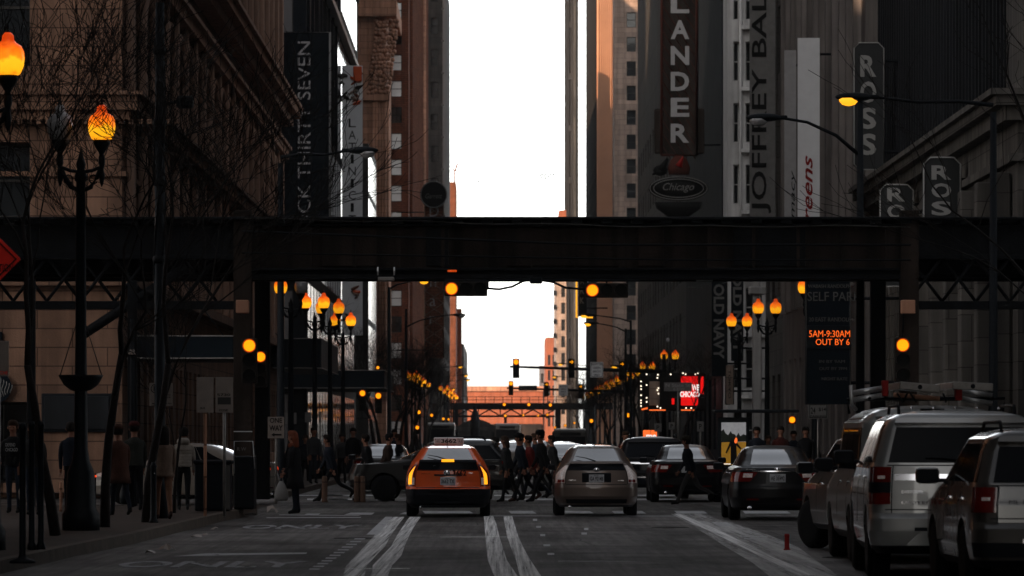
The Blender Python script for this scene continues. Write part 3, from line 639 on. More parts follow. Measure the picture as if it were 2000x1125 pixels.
def sedan(name, label, cat, loc, paint, rz=0, L=4.82, W=.917, H=1.47, lights='tailred', group=None, plate_t=None, trim=True, badge=True, turn=0):
    root = thing(name, label, cat, loc, rz, group)
    d = H - 1.47
    keys = [(.20, W - .12, .14, L - .2), (.27, W - .04, .04, L - .05), (.45, W, .0, L), (.62, W, .0, L - .02), (.72, W - .005, .03, L - .12), (.86, W - .03, .05, L - .5), (.98, W - .07, .07, L - 1.0), (1.03, W - .11, .12, L - 1.25), (1.06, W - .17, .52, L - 1.4),
            (1.16, W - .22, .80, L - 1.6), (1.30 + d * .5, W - .28, 1.12, L - 1.9), (1.40 + d, W - .35, 1.42, L - 2.1), (1.44 + d, W - .45, 1.62, L - 2.25), (1.46 + d, W - .6, 1.85, L - 2.4), (1.47 + d, W - .8, 2.1, L - 2.5)]
    sh = Shell(keys, rc=(.24, .5), fc=(.5, .55), crown=.13)
    o = sh.body(paint, M['blackplastic'], .22, arches=(1.02, L - .95), wr=.33); o.parent = root
    m = MB(); sh.patch(m, -.92, .92, 1.09, 1.385 + d, M['reflglass'], .004, 12, 8); m.build('rear_window', root)
    for sg in (1, -1):
        for a0, a1 in ((2.08, 2.42), (2.44, 2.82)):
            m = MB(); sh.patch(m, sg * a0, sg * a1, 1.07, 1.37 + d, M['carglass'], .005, 6, 5); m.build('side_window', root)
    m = MB(); sh.patch(m, 4.0, 5.0, 1.08, 1.39 + d, M['carglass'], .005, 6, 6); sh.patch(m, -4.0, -5.0, 1.08, 1.39 + d, M['carglass'], .005, 6, 6); m.build('windscreen', root)
    rearlights(root, sh, lambda z: .62 + max(0, .92 - z) * 1.2, 1.85, .76, .945, M[lights] if lights != 'tailon' else M['tailred'], off=.012,
               inner=(.75, 1.05, .84, .92, M['tailclear'] if lights != 'tailon' else M['tailon']))
    m = MB()
    sh.patch(m, -.97, .97, .665, .675, M['black'], .004, 10, 1)
    for sg in (1, -1): sh.patch(m, sg * .93, sg * .94, .68, .98, M['black'], .003, 1, 3)
    m.build('boot_seam', root)
    if trim: m = MB(); sh.patch(m, -.78, .78, .952, .972, M['chrome'], .014, 12, 1); m.build('chrome_strip', root)
    if badge:
        b = MB(); b.lathe([(.05, -.006), (.06, 0), (.05, .006)], (0, 0, 0), M['chrome'], 18, T=Matrix.Translation((0, .085, 1.01)) @ Matrix.Rotation(R(75), 4, 'X') @ Matrix.Scale(.55, 4, (0, 1, 0))); b.build('badge', root)
        t = MB(); t.text('SONATA', -.52, .10, 1.0, .18, .022, M['chrome'], th=.006); t.build('model_lettering', root)
    if plate_t is not None: plate(root, .025, .83, plate_t)
    m = MB(); sh.patch2(m, .55, .9, .40, .43, M['tailred'], .012, 4, 1); m.build('reflector', root)
    m = MB(); sh.patch(m, -.6, .6, .24, .33, M['blackplastic'], .015, 10, 2); m.build('bumper_trim', root)
    for sg in (1, -1):
        e = MB(); e.tube([(sg * .55, .0, .25), (sg * .55, .25, .25)], .04, M['chrome'], 12); e.build('exhaust', root)
        for a in (2.35, 2.7):
            m = MB(); p = sh.pt(sg * a, .92); m.bbox(p.x - .02, p.x + .02, p.y - .09, p.y + .09, .91, .935, M['chrome'], .01); m.build('door_handle', root)
    m = MB(); sh.patch2(m, 3.2, 4.2, .68, .80, M['tailclear'], .01, 5, 3); m.build('headlight', root)
    mirror(root, W + .09, L - 1.75, 1.05, paint); add_wheels(root, W, (1.02, L - .95), .33, .22, turn)
    return root

# the two waiting hatchbacks and the cars round them
prius('taxi', 'orange taxi hatchback with lit brake lights and a numbered roof sign', 'taxi', (-1.03, 94.2, 0), M['taxi'], 3)
prius('hatchback_car', 'brown grey hatchback waiting right of the orange taxi', 'car', (2.02, 94.6, 0), M['greycar'], 2)
sedan('sedan_car', 'shiny black sedan with chrome strip and pale plate beside the parked vans', 'car', (5.46, 90, 0), M['blackcar'], rz=R(0), plate_t='AE 35992')
suv('suv_car', 'large silver four wheel drive car parked in front of the ladder van', 'car', (5.22, 51.9, 0), M['silvercar'], 5.2, 1.02, 1.93, rz=R(-1.5), style='box', glassz=1.30, txt=[('EXPEDITION', -.55, 1.0, .24, .035), ('LIMITED', -.5, .88, .34, .03)], wr=.40, plate_t='')
suv('suv_car', 'dark bronze four wheel drive car nearest the camera at the right edge', 'car', (5.74, 46.0, 0), M['suvgrey'], 4.7, .98, 1.72, rz=R(1.2), style='mid', glassz=1.13, txt=[('ML 500', -.5, .97, .26, .034)], wr=.37, plate_t='', bar=False)
van = suv('van', 'pale grey van with ladders strapped to its roof rack', 'van', (5.56, 58.6, 0), M['vanpaint'], 4.9, 1.0, 2.03, rz=R(1), style='van', glassz=1.18, bar=False, rack=False, wr=.35, txt=None)
m = MB(); m.bbox(-.16, .14, .20, .34, 1.955, 1.985, M['black'], .01); m.build('high_brake_light', van)
m = MB(); m.box(-.02, .0, .06, .1, .8, 1.9, M['black']); m.build('door_seam', van)
suv('suv_car', 'graphite car ahead of the ladder van with its front wheel turned out', 'car', (5.72, 64.0, 0), M['suvgrey'], 4.5, .93, 1.69, rz=R(4.5), style='mid', glassz=1.1, turn=R(22), wr=.36, rack=False)
# rack and ladders on the van
rk = MB(); vx, vy = 5.56, 58.6
for y in (59.2, 60.9):
    rk.tube([(vx - .92, y, 1.93), (vx - .95, y, 2.12), (vx + .95, y, 2.12), (vx + .92, y, 1.93)], .02, M['black'], 8)
for x in (-.8, .8): rk.tube([(vx + x, 59.0, 2.12), (vx + x, 61.5, 2.12)], .018, M['black'], 8)
def tb(*p): rk.tube([at(*q) for q in p], .036, M['lightmetal'], 10)
tb((1664, 768, 59.2), (1724, 758, 59.2)); tb((1666, 781, 59.2), (1726, 772, 59.2)); tb((1878, 764, 59.2), (1938, 773, 59.2)); tb((1876, 778, 59.2), (1938, 788, 59.2))
rk.tube([at(1662, 752, 59.2), at(1664, 790, 59.2), at(1672, 800, 59.3)], .025, M['lightmetal'], 8); rk.tube([at(1745, 771, 59.1), at(1835, 779, 59.1)], .03, M['stonewarm'], 8)
for x0, x1 in ((1772, 1764), (1778, 1790), (1842, 1848), (1752, 1764)): rk.tube([at(x0, 768, 59.0), at(x1, 786, 59.0)], .014, M['black'], 6)
rk.bbox(wx(1722, 59.2), wx(1734, 59.2), 59.1, 59.3, wz(774, 59.2), wz(743, 59.2), M['scriptred'], .01); rk.bbox(wx(1865, 59.2), wx(1878, 59.2), 59.1, 59.3, wz(782, 59.2), wz(757, 59.2), M['scriptred'], .01)
tag(rk.build('roof_rack'), 'black roof rack with red clamps on top of the pale van', 'roof rack')
def ladder(x, z, wd, ln, y0, label, m_, tilt=0):
    root = thing('ladder', label, 'ladder', (x, y0, z), 0, 'ladders on the van roof'); root.rotation_euler = (0, tilt, 0)
    for sg in (-1, 1):
        r = MB(); r.bbox(sg * wd / 2 - .015, sg * wd / 2 + .015, 0, ln, -.045, .045, m_, .006); r.build('rail', root)
    r = MB()
    k = 0
    while k * .3 + .12 < ln: r.tube([(-wd / 2, .12 + k * .3, 0), (wd / 2, .12 + k * .3, 0)], .017, M['lightmetal'], 8); k += 1
    r.build('rungs', root)
    e = MB(); e.bbox(-wd / 2 - .03, wd / 2 + .03, -.04, .01, -.05, .05, M['signback'], .01); e.disc((0, -.041, 0), .03, .003, M['black']); e.build('end_cap', root)
ladder(wx(1795, 59), 2.26, .46, 2.7, 58.9, 'ladder with broad pale end cap in the middle of the van roof', M['signback'], R(5))
ladder(wx(1898, 59), 2.27, .46, 2.5, 58.9, 'ladder with ringed end cap high at the right side of the van roof', M['lightmetal'], R(3))

# traffic in and beyond the crossing
sedan('sedan_car', 'pale car crossing behind the steel column at left with a red tail light', 'car', (-5.4, 112.6, 0), M['whitecar'], rz=R(82), H=1.5, trim=False, badge=False, L=4.6, lights='tailon')
suv('suv_car', 'dark estate car crossing the junction behind the orange taxi', 'car', (.45, 118, 0), M['darkcar'], 4.3, .92, 1.60, rz=R(88), style='mid', glassz=1.05, wr=.34)
sedan('sedan_car', 'black sedan past the junction right of the grey hatchback', 'car', (4.75, 115.5, 0), M['blackcar'], trim=False, badge=False, H=1.46, plate_t='')
suv('suv_car', 'black four wheel drive car with one tail light lit beyond the black sedan', 'car', (4.15, 122.5, 0), M['blackcar'], 4.8, .97, 1.66, style='mid', glassz=1.08, lights='on')
sedan('sedan_car', 'dark car driving away behind the walkers left of the taxi', 'car', (-3.4, 136, 0), M['darkcar'], rz=R(0), trim=False, badge=False, H=1.45)
t2 = sedan('sedan_car', 'dark cab with a long roof sign beyond the orange taxi', 'car', (-1.3, 150, 0), M['suvgrey'], trim=False, badge=False, H=1.48)
rs = MB(); rs.bbox(-.85, .85, 2.0, 2.12, 1.50, 1.62, M['signback'], .02); q = rs.build('taxi_roof_sign', t2)
t = MB(); t.text('BZ 1270', -.25, 1.997, 1.56, .9, .08, M['signink'], th=.004); t.build('roof_sign_lettering', q)
far = [(2.1, 140, 'silvercar', 'silver car just beyond the grey hatchback'), (2.4, 168, 'whitecar', 'white car far down the right lane under the green arrows'), (-1.0, 178, 'silvercar', 'silver car queued beyond the dark cab'), (.4, 205, 'whitecar', 'white car in the middle of the distant queue'),
       (3.2, 225, 'suvgrey', 'grey car in the distant right lane'), (.9, 250, 'silvercar', 'silver car past the second crossing'), (2.6, 290, 'whitecar', 'white car halfway to the far railway bridge'), (-.6, 330, 'silvercar', 'silver car in the far left lane'),
       (1.4, 380, 'whitecar', 'white car close below the far railway bridge'), (4.4, 300, 'blackcar', 'black car at the right kerb far down the street'), (5.4, 170, 'suvgrey', 'grey car parked by the red theatre front')]
src = sedan('sedan_car', far[0][3], 'car', (far[0][0], far[0][1], 0), M[far[0][2]], trim=False, badge=False, group='cars far down the street')
for x, y, p, lab in far[1:]:
    c = src.copy(); C.objects.link(c); c.location = (x, y, 0); c['label'] = lab
    for ch in list(src.children):
        k = ch.copy(); C.objects.link(k); k.parent = c
        if ch.name.startswith('body'): k.data = ch.data.copy(); k.data.materials[0] = M[p]
        for g in list(ch.children): n = g.copy(); C.objects.link(n); n.parent = k
def boxy(name, label, cat, loc, W, L, H, paint, group=None):
    root = thing(name, label, cat, loc, 0, group)
    m = MB(); m.bbox(-W, W, 0, L, .35, H, paint, .12); m.build('body', root)
    m = MB(); m.bbox(-W * .86, W * .86, -.02, .02, H * .55, H * .84, M['carglass'], .01); m.build('rear_window', root)
    m = MB(); m.bbox(-W * .6, W * .6, -.03, .02, H * .87, H * .95, M['signink'], .01); m.build('destination_panel', root)
    for sg in (-1, 1):
        m = MB(); m.bbox(sg * W * .86 - .08, sg * W * .86 + .08, -.03, .02, .9, 1.35, M['tailred'], .01); m.build('tail_light', root)
        m = MB(); m.bbox(sg * W - .01, sg * W + .01, .4, L - .4, H * .5, H * .82, M['carglass'], .004); m.build('side_window', root)
        m = MB(); m.bbox(sg * (W + .1) - .08, sg * (W + .1) + .08, L - .3, L - .2, H * .6, H * .75, M['black'], .02); m.build('side_mirror', root)
    m = MB(); m.bbox(-W * .9, W * .9, .6, L - .6, H, H + .12, M['lightmetal'], .04); m.build('roof_unit', root)
    add_wheels(root, W, (1.6, L - 1.8), .48, .28)
boxy('bus', 'city bus with a bright roof at the left kerb far down the street', 'bus', (-5.2, 418, 0), 1.28, 12, 2.95, M['suvgrey'])
boxy('bus', 'second bus with a pale roof in the middle of the far street', 'bus', (.9, 455, 0), 1.28, 12, 3.0, M['suvgrey'])
boxy('delivery_truck', 'dark grey box truck beyond the grey hatchback', 'truck', (4.0, 255, 0), .95, 6, 2.05, M['greyst'])
# warning stub and litter
m = MB(); m.lathe([(.05, 0), (.05, .02), (.035, .03), (.033, .2), (.04, .21), (.03, .24)], (wx(1537, 66.0), 66.0, 0), M['scriptred'], 12)
tag(m.build('delineator_post'), 'short red post standing on the road by the turned front wheel', 'post')
def litter(px, py, w_, h_, label, m_):
    d = gd(py, 0); r2 = random.Random(int(px)); mb = MB()
    pts = [((px - CX) * d / F + w_ * math.cos(t) * r2.uniform(.6, 1), d + .22 * math.sin(t) * r2.uniform(.5, 1), r2.uniform(.005, h_)) for t in [k * math.pi / 5 for k in range(10)]]
    c = (wx(px, d), d, h_ * 1.1); mb.add(pts + [c], [(k, (k + 1) % 10, 10) for k in range(10)], m_)
    tag(mb.build('paper_litter'), label, 'litter')
litter(325, 1076, .16, .10, 'crumpled white paper lying in the gutter nearest the camera', M['signwhite'])
litter(293, 1083, .10, .06, 'small torn paper left of the crumpled one in the gutter', M['signwhite'])
litter(383, 1050, .12, .05, 'flat white scrap in the gutter below the pavement edge', M['signwhite'])
litter(420, 1035, .09, .05, 'pale scrap in the gutter near the stop line', M['signwhite'])
litter(533, 1003, .16, .16, 'crumpled bag on the road beside the woman with red hair', M['signwhite'])
litter(490, 1010, .20, .08, 'heap of dark wet litter below the steel column', M['letterdim'])
litter(402, 1047, .06, .04, 'tiny white scrap between two larger ones in the gutter', M['signwhite'])
# ------------------------------------------------------------------ buildings
WIN = {}
def win_mesh(w_, h_, glass, frame, bars):
    if bars == 'flush':
        key = (round(w_, 2), round(h_, 2), glass.name, 'flush')
        if key not in WIN:
            m = MB(); m.box(.06, w_ - .06, -.004, .03, .06, h_ - .06, glass); m.box(0, w_, .0, .029, 0, h_, frame)
            me = bpy.data.meshes.new('window'); me.from_pydata(m.v, [], m.f)
            for q in m.mats: me.materials.append(q)
            me.polygons.foreach_set('material_index', m.m); me.update(); WIN[key] = me
        return WIN[key]
    key = (round(w_, 2), round(h_, 2), glass.name, frame.name, bars)
    if key in WIN: return WIN[key]
    m = MB(); m.box(.0, w_, .04, .07, 0, h_, glass); f = .07
    m.box(0, f, -.02, .04, 0, h_, frame); m.box(w_ - f, w_, -.02, .04, 0, h_, frame); m.box(f, w_ - f, -.02, .04, 0, f, frame); m.box(f, w_ - f, -.02, .04, h_ - f, h_, frame)
    nx, nz = bars
    for i in range(1, nx): m.box(w_ * i / nx - .03, w_ * i / nx + .03, -.01, .039, f, h_ - f, frame)
    for j in range(1, nz): m.box(f, w_ - f, -.013, .036, h_ * j / nz - .035, h_ * j / nz + .035, frame)
    me = bpy.data.meshes.new('window'); me.from_pydata(m.v, [], m.f)
    for q in m.mats: me.materials.append(q)
    me.polygons.foreach_set('material_index', m.m); me.update(); WIN[key] = me; return me
WC = {}
def facade(root, mb, O, U, W, H, cols, rows, wall, glass=None, frame=None, depth=.25, bars=(1, 2), alt=None):
    """wall plane from O along U (W wide, H high) with real openings; N points to the street"""
    glass = glass or M['glass']; frame = frame or M['frame']
    O = Vector(O); U = Vector(U).normalized(); Z = Vector((0, 0, 1)); N = U.cross(Z)
    us = [0]; zs = [0]
    for a, b in cols: us += [a, b]
    us.append(W)
    for a, b in rows: zs += [a, b]
    zs.append(H)
    for i in range(len(us) - 1):
        for j in range(len(zs) - 1):
            u0, u1, z0, z1 = us[i], us[i + 1], zs[j], zs[j + 1]
            if u1 - u0 < 1e-4 or z1 - z0 < 1e-4: continue
            P = [O + U * u0 + Z * z0, O + U * u1 + Z * z0, O + U * u1 + Z * z1, O + U * u0 + Z * z1]
            if i % 2 == 1 and j % 2 == 1:
                Q = [p - N * depth for p in P]
                mb.add(P + Q, [(0, 1, 5, 4), (1, 2, 6, 5), (2, 3, 7, 6), (3, 0, 4, 7)], wall)
                n = WC.get(root.name, 0); WC[root.name] = n + 1
                g = glass
                if alt and ((i * 7 + j * 13) % alt[1]) < alt[2]: g = alt[0]
                me = win_mesh(u1 - u0, z1 - z0, g, frame, bars)
                if n < 96:
                    o = bpy.data.objects.new('window', me); C.objects.link(o); o.parent = root
                    o.location = (P[0] - N * depth) - root.location; o.rotation_euler = (0, 0, math.atan2(U.y, U.x))
                else:
                    T = Matrix.Translation(P[0] - N * depth) @ Matrix.Rotation(math.atan2(U.y, U.x), 4, 'Z')
                    b = REST.setdefault(root.name, (root, MB()))[1]
                    for p in me.polygons: pass
                    o0 = len(b.v)
                    for v in me.vertices: b.v.append(T @ v.co)
                    for p in me.polygons: b.f.append([o0 + k for k in p.vertices]); b.m.append(b.mi(me.materials[p.material_index])); b.sm.append(False)
            else: mb.quad(*P, wall)
REST = {}
def grid(n0, pitch, width, n): return [(n0 + i * pitch, n0 + i * pitch + width) for i in range(n)]
def building(name, label, x0, x1, y0, y1, H, wall, front=None, side=None, glass=None, frame=None, bars=(1, 2), alt=None, cat='building', side_wall=None, sglass=None, sbars=None, z0=0, depth=.25, sdepth=None):
    """front faces the camera (y0); the side towards the street gets openings"""
    root = thing(name, label, cat, ((x0 + x1) / 2, (y0 + y1) / 2, 0)); mb = MB(); left = x1 < 0
    sw = side_wall or wall
    if z0:
        front, side = [(q[0], [(r0 - z0, r1 - z0) for r0, r1 in q[1]]) if q else q for q in (front, side)]
    facade(root, mb, (x0, y0, z0), (1, 0, 0), x1 - x0, H - z0, *(front or ([], [])), wall, glass, frame, depth, bars, alt)
    if left: facade(root, mb, (x1, y0, z0), (0, 1, 0), y1 - y0, H - z0, *(side or ([], [])), sw, sglass or glass, frame, sdepth or depth, sbars or bars, alt)
    else: facade(root, mb, (x0, y1, z0), (0, -1, 0), y1 - y0, H - z0, *(side or ([], [])), sw, sglass or glass, frame, sdepth or depth, sbars or bars, alt)
    xo = x0 if left else x1
    mb.quad((xo, y0, z0), (xo, y1, z0), (xo, y1, H), (xo, y0, H), wall); mb.quad((x0, y1, z0), (x1, y1, z0), (x1, y1, H), (x0, y1, H), wall)
    mb.quad((x0, y0, H), (x1, y0, H), (x1, y1, H), (x0, y1, H), wall)
    if z0: mb.quad((x0, y0, z0), (x1, y0, z0), (x1, y1, z0), (x0, y1, z0), wall)
    mb.build('wall', root, True)
    return root
def part(root, name, fn):
    m = MB(); fn(m); return m.build(name, root, True)

# --- left: granite store on the corner of the cross street
L1 = building('department_store', 'tan granite store with rounded cornice behind the lamps at left', -46, -10.2, 125, 217, 52, M['stonetan'],
    ([(a, a + 1.9) for a in (14, 20, 26, 31.4)], [(0.4, 2.6), (7.6, 9.65), (11.7, 15), (17, 20.5), (23, 27), (30, 34)]),
    ([(3.2 + i * 4.4 + k * 1.9, 3.2 + i * 4.4 + k * 1.9 + 1.15) for i in range(20) for k in (0, 1)], [(.6, 3.8), (6.2, 9.8), (10.6, 14.2), (18.2, 21.6), (22.6, 26.0), (27.5, 31.5)]), bars=(2, 2), depth=.55)
def l1trim(m):
    for z0, z1, e in ((14.75, 15.15, .35), (15.15, 15.3, .5), (16.3, 16.65, .55), (16.65, 17.0, .9), (17.0, 17.15, 1.05)):
        m.box(-10.199, -10.2 + e, 125 - e, 217, z0, z1, M['stonetrim'])
    for z0, z1, e in ((10.25, 10.5, .25), (10.5, 10.9, .45), (10.9, 11.0, .6), (8.72, 8.85, .12), (5.75, 6.05, .35)):
        m.box(-46, -10.2 + e, 125 - e, 124.999, z0, z1, M['stonetan']); m.box(-10.199, -10.2 + e, 125, 217, z0, z1, M['stonetan'])
    for i in range(150): m.box(-46 + i * .25, -46 + i * .25 + .13, 124.62, 124.86, 10.12, 10.249, M['stonetan'])
part(L1, 'cornice', l1trim)
for i in range(21):
    def pl(m, i=i):
        y = 126.2 + i * 4.4; m.bbox(-10.19, -9.95, y - .32, y + .32, 6.06, 14.74, M['stonetrim'], .08)
    part(L1, 'pilaster', pl)
    part(L1, 'upper_pilaster', lambda m, y=126.2 + i * 4.4: m.bbox(-10.19, -9.98, y - .28, y + .28, 17.16, 36, M['stonetrim'], .06))
    part(L1, 'pilaster_base', lambda m, y=126.2 + i * 4.4: m.bbox(-10.19, -9.85, y - .42, y + .42, .15, 1.0, M['stonetrim'], .05))
for i in range(20):
    def ar(m, i=i):
        y = 128.4 + i * 4.4; n = 10
        m.tube([(-10.1, y + 1.75 * math.cos(math.pi * k / n), 13.0 + 1.3 * math.sin(math.pi * k / n)) for k in range(n + 1)], .13, M['stonetrim'], 6)
    part(L1, 'arch', ar)
part(L1, 'shop_window', lambda m: (m.bbox(-24, -13.55, 124.86, 124.98, .3, 4.0, M['glass'], .01), m.bbox(-24.1, -13.45, 124.9, 124.99, 3.9, 4.5, M['signdark'], .02)))
part(L1, 'notice_panel', lambda m: (m.bbox(-12.3, -10.55, 124.85, 124.97, 1.85, 2.75, M['darkrib'], .02), m.bbox(-12.38, -10.47, 124.9, 124.99, 1.78, 2.83, M['black'], .02)))
def siren(m):   # round green and white window mark, wavy rays only
    c = (-13.52, 124.84, 3.02)
    for k in range(6):
        x0 = c[0] - .05 + k * .075
        m.tube([(x0 + .03 * math.sin(j * 1.1 + k), c[1], c[2] - .33 + j * .075 + .03 * k) for j in range(9 - k)], .012, M['letterdim'], 5)
tag(MB().text('', 0, 0, 0, 1, 1, M['black']).disc((-13.6, 124.85, 3.0), .42, .01, M['signdark'], 28).build('window_sign'), 'round dark window sign with pale wavy lines at the left edge', 'sign')
o = bpy.data.objects['window_sign']; q = MB(); siren(q); q.build('wavy_emblem', o)
def canopy(label, x0, x1, y0, y1, z0, z1, lines=True, name='canopy', cat='canopy', side=True):
    root = thing(name, label, cat, ((x0 + x1) / 2, y0, z0))
    part(root, 'canopy_box', lambda m: m.bbox(x0, x1, y0, y1, z0, z1, M['signdark'], .04))
    part(root, 'trim_line', lambda m: [m.box(x0 - .02, x1 + .02, y0 - .03, y0 + .0, z, z + .035, M['signback']) for z in (z0, z1 - .035)] + [m.box(x1, x1 + .03, y0 - .03, y1, z, z + .035, M['signback']) for z in (z0, z1 - .035)])
    part(root, 'hanger', lambda m: [m.tube([(x, y0 + .3, z1), (x - 1.2, y0 + .3, z1 + 1.6)], .02, M['black'], 6) for x in (x0 + .3, x1 - .3)])
    return root
canopy('dark flat canopy with two pale trim lines left of the steel column', -10.1, -7.2, 125.5, 132, 3.78, 4.42)
canopy('dark box canopy with pale trim lines over the pavement behind the lit signal', -10.1, -7.9, 206, 227, 4.75, 6.1)
canopy('long low dark canopy of the glass corner building behind the walkers', -12.4, -5.95, 241, 262, 4.25, 5.2)
for i in range(3):
    pass
# --- left: glass corner block with big black blade sign
L2 = building('glass_corner_building', 'dark glass corner building with bright reflecting side behind the black vertical sign', -46, -10.2, 245, 330, 27.5, M['darkwall'],
    (grid(1, 3.5, 2.6, 10), [(.5, 4), (6, 9.5), (11, 14.5), (16, 19.5), (21, 25)]), (grid(2, 4.2, 3.3, 19), [(.6, 4.4), (6, 10), (10.6, 14.6), (15.2, 19.2), (19.8, 23.6), (23.9, 27.3)]), glass=M['glassmir'], depth=.002, bars='flush')
L2u = building('glass_upper_storeys', 'overhanging glazed upper storeys with pale slanting lower edge above the black sign', -46, -9.9, 245, 325, 60, M['darkwall'],
    (grid(1, 2.5, 2.1, 14), [(29, 33), (34, 38), (39, 43)]), (grid(1, 3.2, 2.2, 24), [(28.6, 32.2), (33.4, 37), (38.2, 41.6)]), z0=27.6, glass=M['glassmir'], depth=.002, bars='flush')
for i in range(7): part(L2u, 'fin', lambda m, i=i: m.box(-9.899, -9.72, 246 + i * 6.4, 246.3 + i * 6.4, 28, 60, M['darkwall']))
for i in range(8): part(L2, 'fin', lambda m, i=i: m.box(-10.199, -10.06, 246.2 + i * 6, 246.5 + i * 6, 19.5, 27.4, M['darkwall']))
for z in (32.3, 37.1, 41.7): part(L2u, 'floor_band', lambda m, z=z: m.box(-9.899, -9.8, 245, 325, z, z + 1.2, M['darkwall']))
part(L2u, 'soffit', lambda m: m.box(-46, -9.8, 244.9, 325.1, 27.5, 27.9, M['signback']))
L2b = building('glass_shop_building', 'low building with bright mirror glazing between the painted blade sign and the carved stone front', -40, -10.2, 362, 386, 24.8, M['greyst'],
    (grid(1, 3, 2.4, 9), [(6, 10), (11, 15), (16, 20)]), (grid(.6, 3.8, 3.4, 6), [(.6, 5), (6, 10.6), (11, 15.6), (16, 20.6), (21, 24.2)]), glass=M['glassmir'], depth=.002, bars='flush')
# --- left: carved stone front, red brick, grey tower
L3 = building('carved_stone_building', 'warm stone building with carved capital and fluted corner beside the red brick one', -40, -10.2, 420, 439.5, 75, M['stonewarm'],
    (grid(22.5, 3.2, 1.6, 2), [(6, 9), (12, 15), (18, 21), (24, 27), (30, 32)]), ([], []), depth=.4)
part(L3, 'fluted_pilaster', lambda m: [m.tube([(-10.05 - .26 * k, 419.85, 5), (-10.05 - .26 * k, 419.85, 33)], .12, M['stonewarm'], 8) for k in range(6)])
def cap(m):
    r2 = random.Random(3)
    for j in range(9):
        for k in range(7):
            for q in range(2):
                m.ball((-10.0 - k * .3 + r2.uniform(-.1, .1) + (j > 3) * .0 + .10 * j, 419.6 - .1 * j * .3, 33.2 + j * .75 + q * .35 + r2.uniform(-.1, .1)), .2, .25, .22, M['stonewarm'], 7, 5)
part(L3, 'carved_capital', cap)
part(L3, 'cornice', lambda m: (m.bbox(-40, -9.2, 418.9, 439.4, 40, 41.5, M['stonewarm'], .1), m.bbox(-40, -9.9, 419.5, 419.98, 32.4, 33, M['stonewarm'], .05)))
L4 = building('red_brick_building', 'red brick building with a column of pale windows left of the sky', -34, -8.55, 440, 548, 72, M['brickred'],
    ([(6, 7.1), (12, 13.1), (18, 19.1), (23.75, 24.8)], [(1.75 + i * 2.5, 3.3 + i * 2.5) for i in range(19)]), ([(2 + i * 5, 4.2 + i * 5) for i in range(21)], [(3 + i * 2.98, 4.9 + i * 2.98) for i in range(4)]), glass=M['glasssky'], depth=.3, alt=(M['glass'], 11, 2))
part(L4, 'corner_pipe', lambda m: m.tube([(-8.2, 505, 6), (-8.2, 505, 50)], .3, M['stonewarm'], 8))
for i in range(1, 21):
    part(L4, 'brick_pier', lambda m, i=i: m.bbox(-8.54, -8.2, 440 + i * 5 - .4, 440 + i * 5 + .6, 4, 77, M['brickred'], .05))
L5 = building('grey_tower', 'grey stone office tower at the left edge of the bright sky', -26, -6.75, 560, 646, 62, M['stonegrey'],
    (grid(14, 1.9, .9, 3), [(4 + i * 3.9, 6 + i * 3.9) for i in range(14)]), ([(3 + i * 6, 7.5 + i * 6) for i in range(13)], [(4 + i * 3.9, 6.6 + i * 3.9) for i in range(7)]), depth=.3)
for i in range(14): part(L5, 'corner_course', lambda m, i=i: m.bbox(-6.9, -6.55, 559.9, 560.6, 3 + i * 3.9, 3.3 + i * 3.9, M['signback'], .04))
building('brown_house', 'small brown building with finials below the grey tower', -20, -6.25, 680, 700, 39.5, M['brickred'], (grid(8.6, 2.2, 1.2, 2), [(24, 27), (30, 33)]), ([], []))
part(bpy.data.objects['brown_house'], 'finial', lambda m: (m.tube([(-6.4, 680, 39.5), (-6.4, 680, 41), (-6.0, 680, 42.2)], .16, M['brickred'], 6), m.tube([(-6.4, 680, 41), (-6.9, 680, 41.9)], .12, M['brickred'], 6)))
building('grey_hall', 'dark grey building with slanting roof line at the left end of the street', -22, -5.3, 710, 790, 16.2, M['greyst'], (grid(11, 2, 1.4, 2), [(4, 6), (8, 10)]), (grid(3, 8, 5, 9), [(3, 6), (8, 13)]))
building('brick_house', 'narrow brown brick house just below the finials at the left end of the sky', -20, -5.6, 705, 709.8, 21.5, M['brickorange'], (grid(12.5, 1.6, .8, 1), [(6, 8), (10, 12)]), ([], []))

# --- right side
R1 = building('corner_stone_building', 'dark classic corner building with heavy cornice at the right edge', 12.75, 40, 113, 158, 9.4, M['stonegrey'],
    (grid(1.3, 4.2, 2.6, 6), [(.6, 3.6), (5.2, 8)]), (grid(1.0, 1.9, 1.05, 23), [(.5, 6.9)]), glass=M['glass'], depth=.5, bars=(1, 3))
part(R1, 'cornice', lambda m: [m.box(12.75 - e, 40, 113 - e, 158, z0, z1, M['stonegrey']) for z0, z1, e in ((9.4, 9.75, .35), (9.75, 10.0, .6), (10.0, 10.15, .75), (8.4, 8.6, .18))])
R1u = building('corner_stone_tower', 'stone corner pier above the cornice at the top right edge', 12.9, 14.6, 113.4, 117, 42, M['stonegrey'], (grid(.4, 2, .8, 1), [(14, 20), (24, 30)]), ([], []), z0=10.16)
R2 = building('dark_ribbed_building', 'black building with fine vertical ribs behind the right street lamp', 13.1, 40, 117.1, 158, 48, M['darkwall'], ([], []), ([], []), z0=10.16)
for i in range(46):
    part(R2, 'rib', lambda m, i=i: m.box(12.98, 13.098, 117.3 + i * .89, 117.5 + i * .89, 10.2, 40, M['darkrib']))
R3 = building('concrete_panel_building', 'grey panelled building with tilted seams above the tall hanging banners', 12.6, 40, 158.1, 204, 50, M['panelc'], ([], []), (grid(1.0, 3.4, 1.2, 13), [(1, 5), (8, 10.4), (11.6, 13.6), (18, 21.5), (23, 26)]), depth=.3)
for i in range(13):
    part(R3, 'fin', lambda m, i=i: m.bbox(12.3, 12.59, 159.6 + i * 3.4, 160.0 + i * 3.4, 7, 45, M['panelc'], .03))
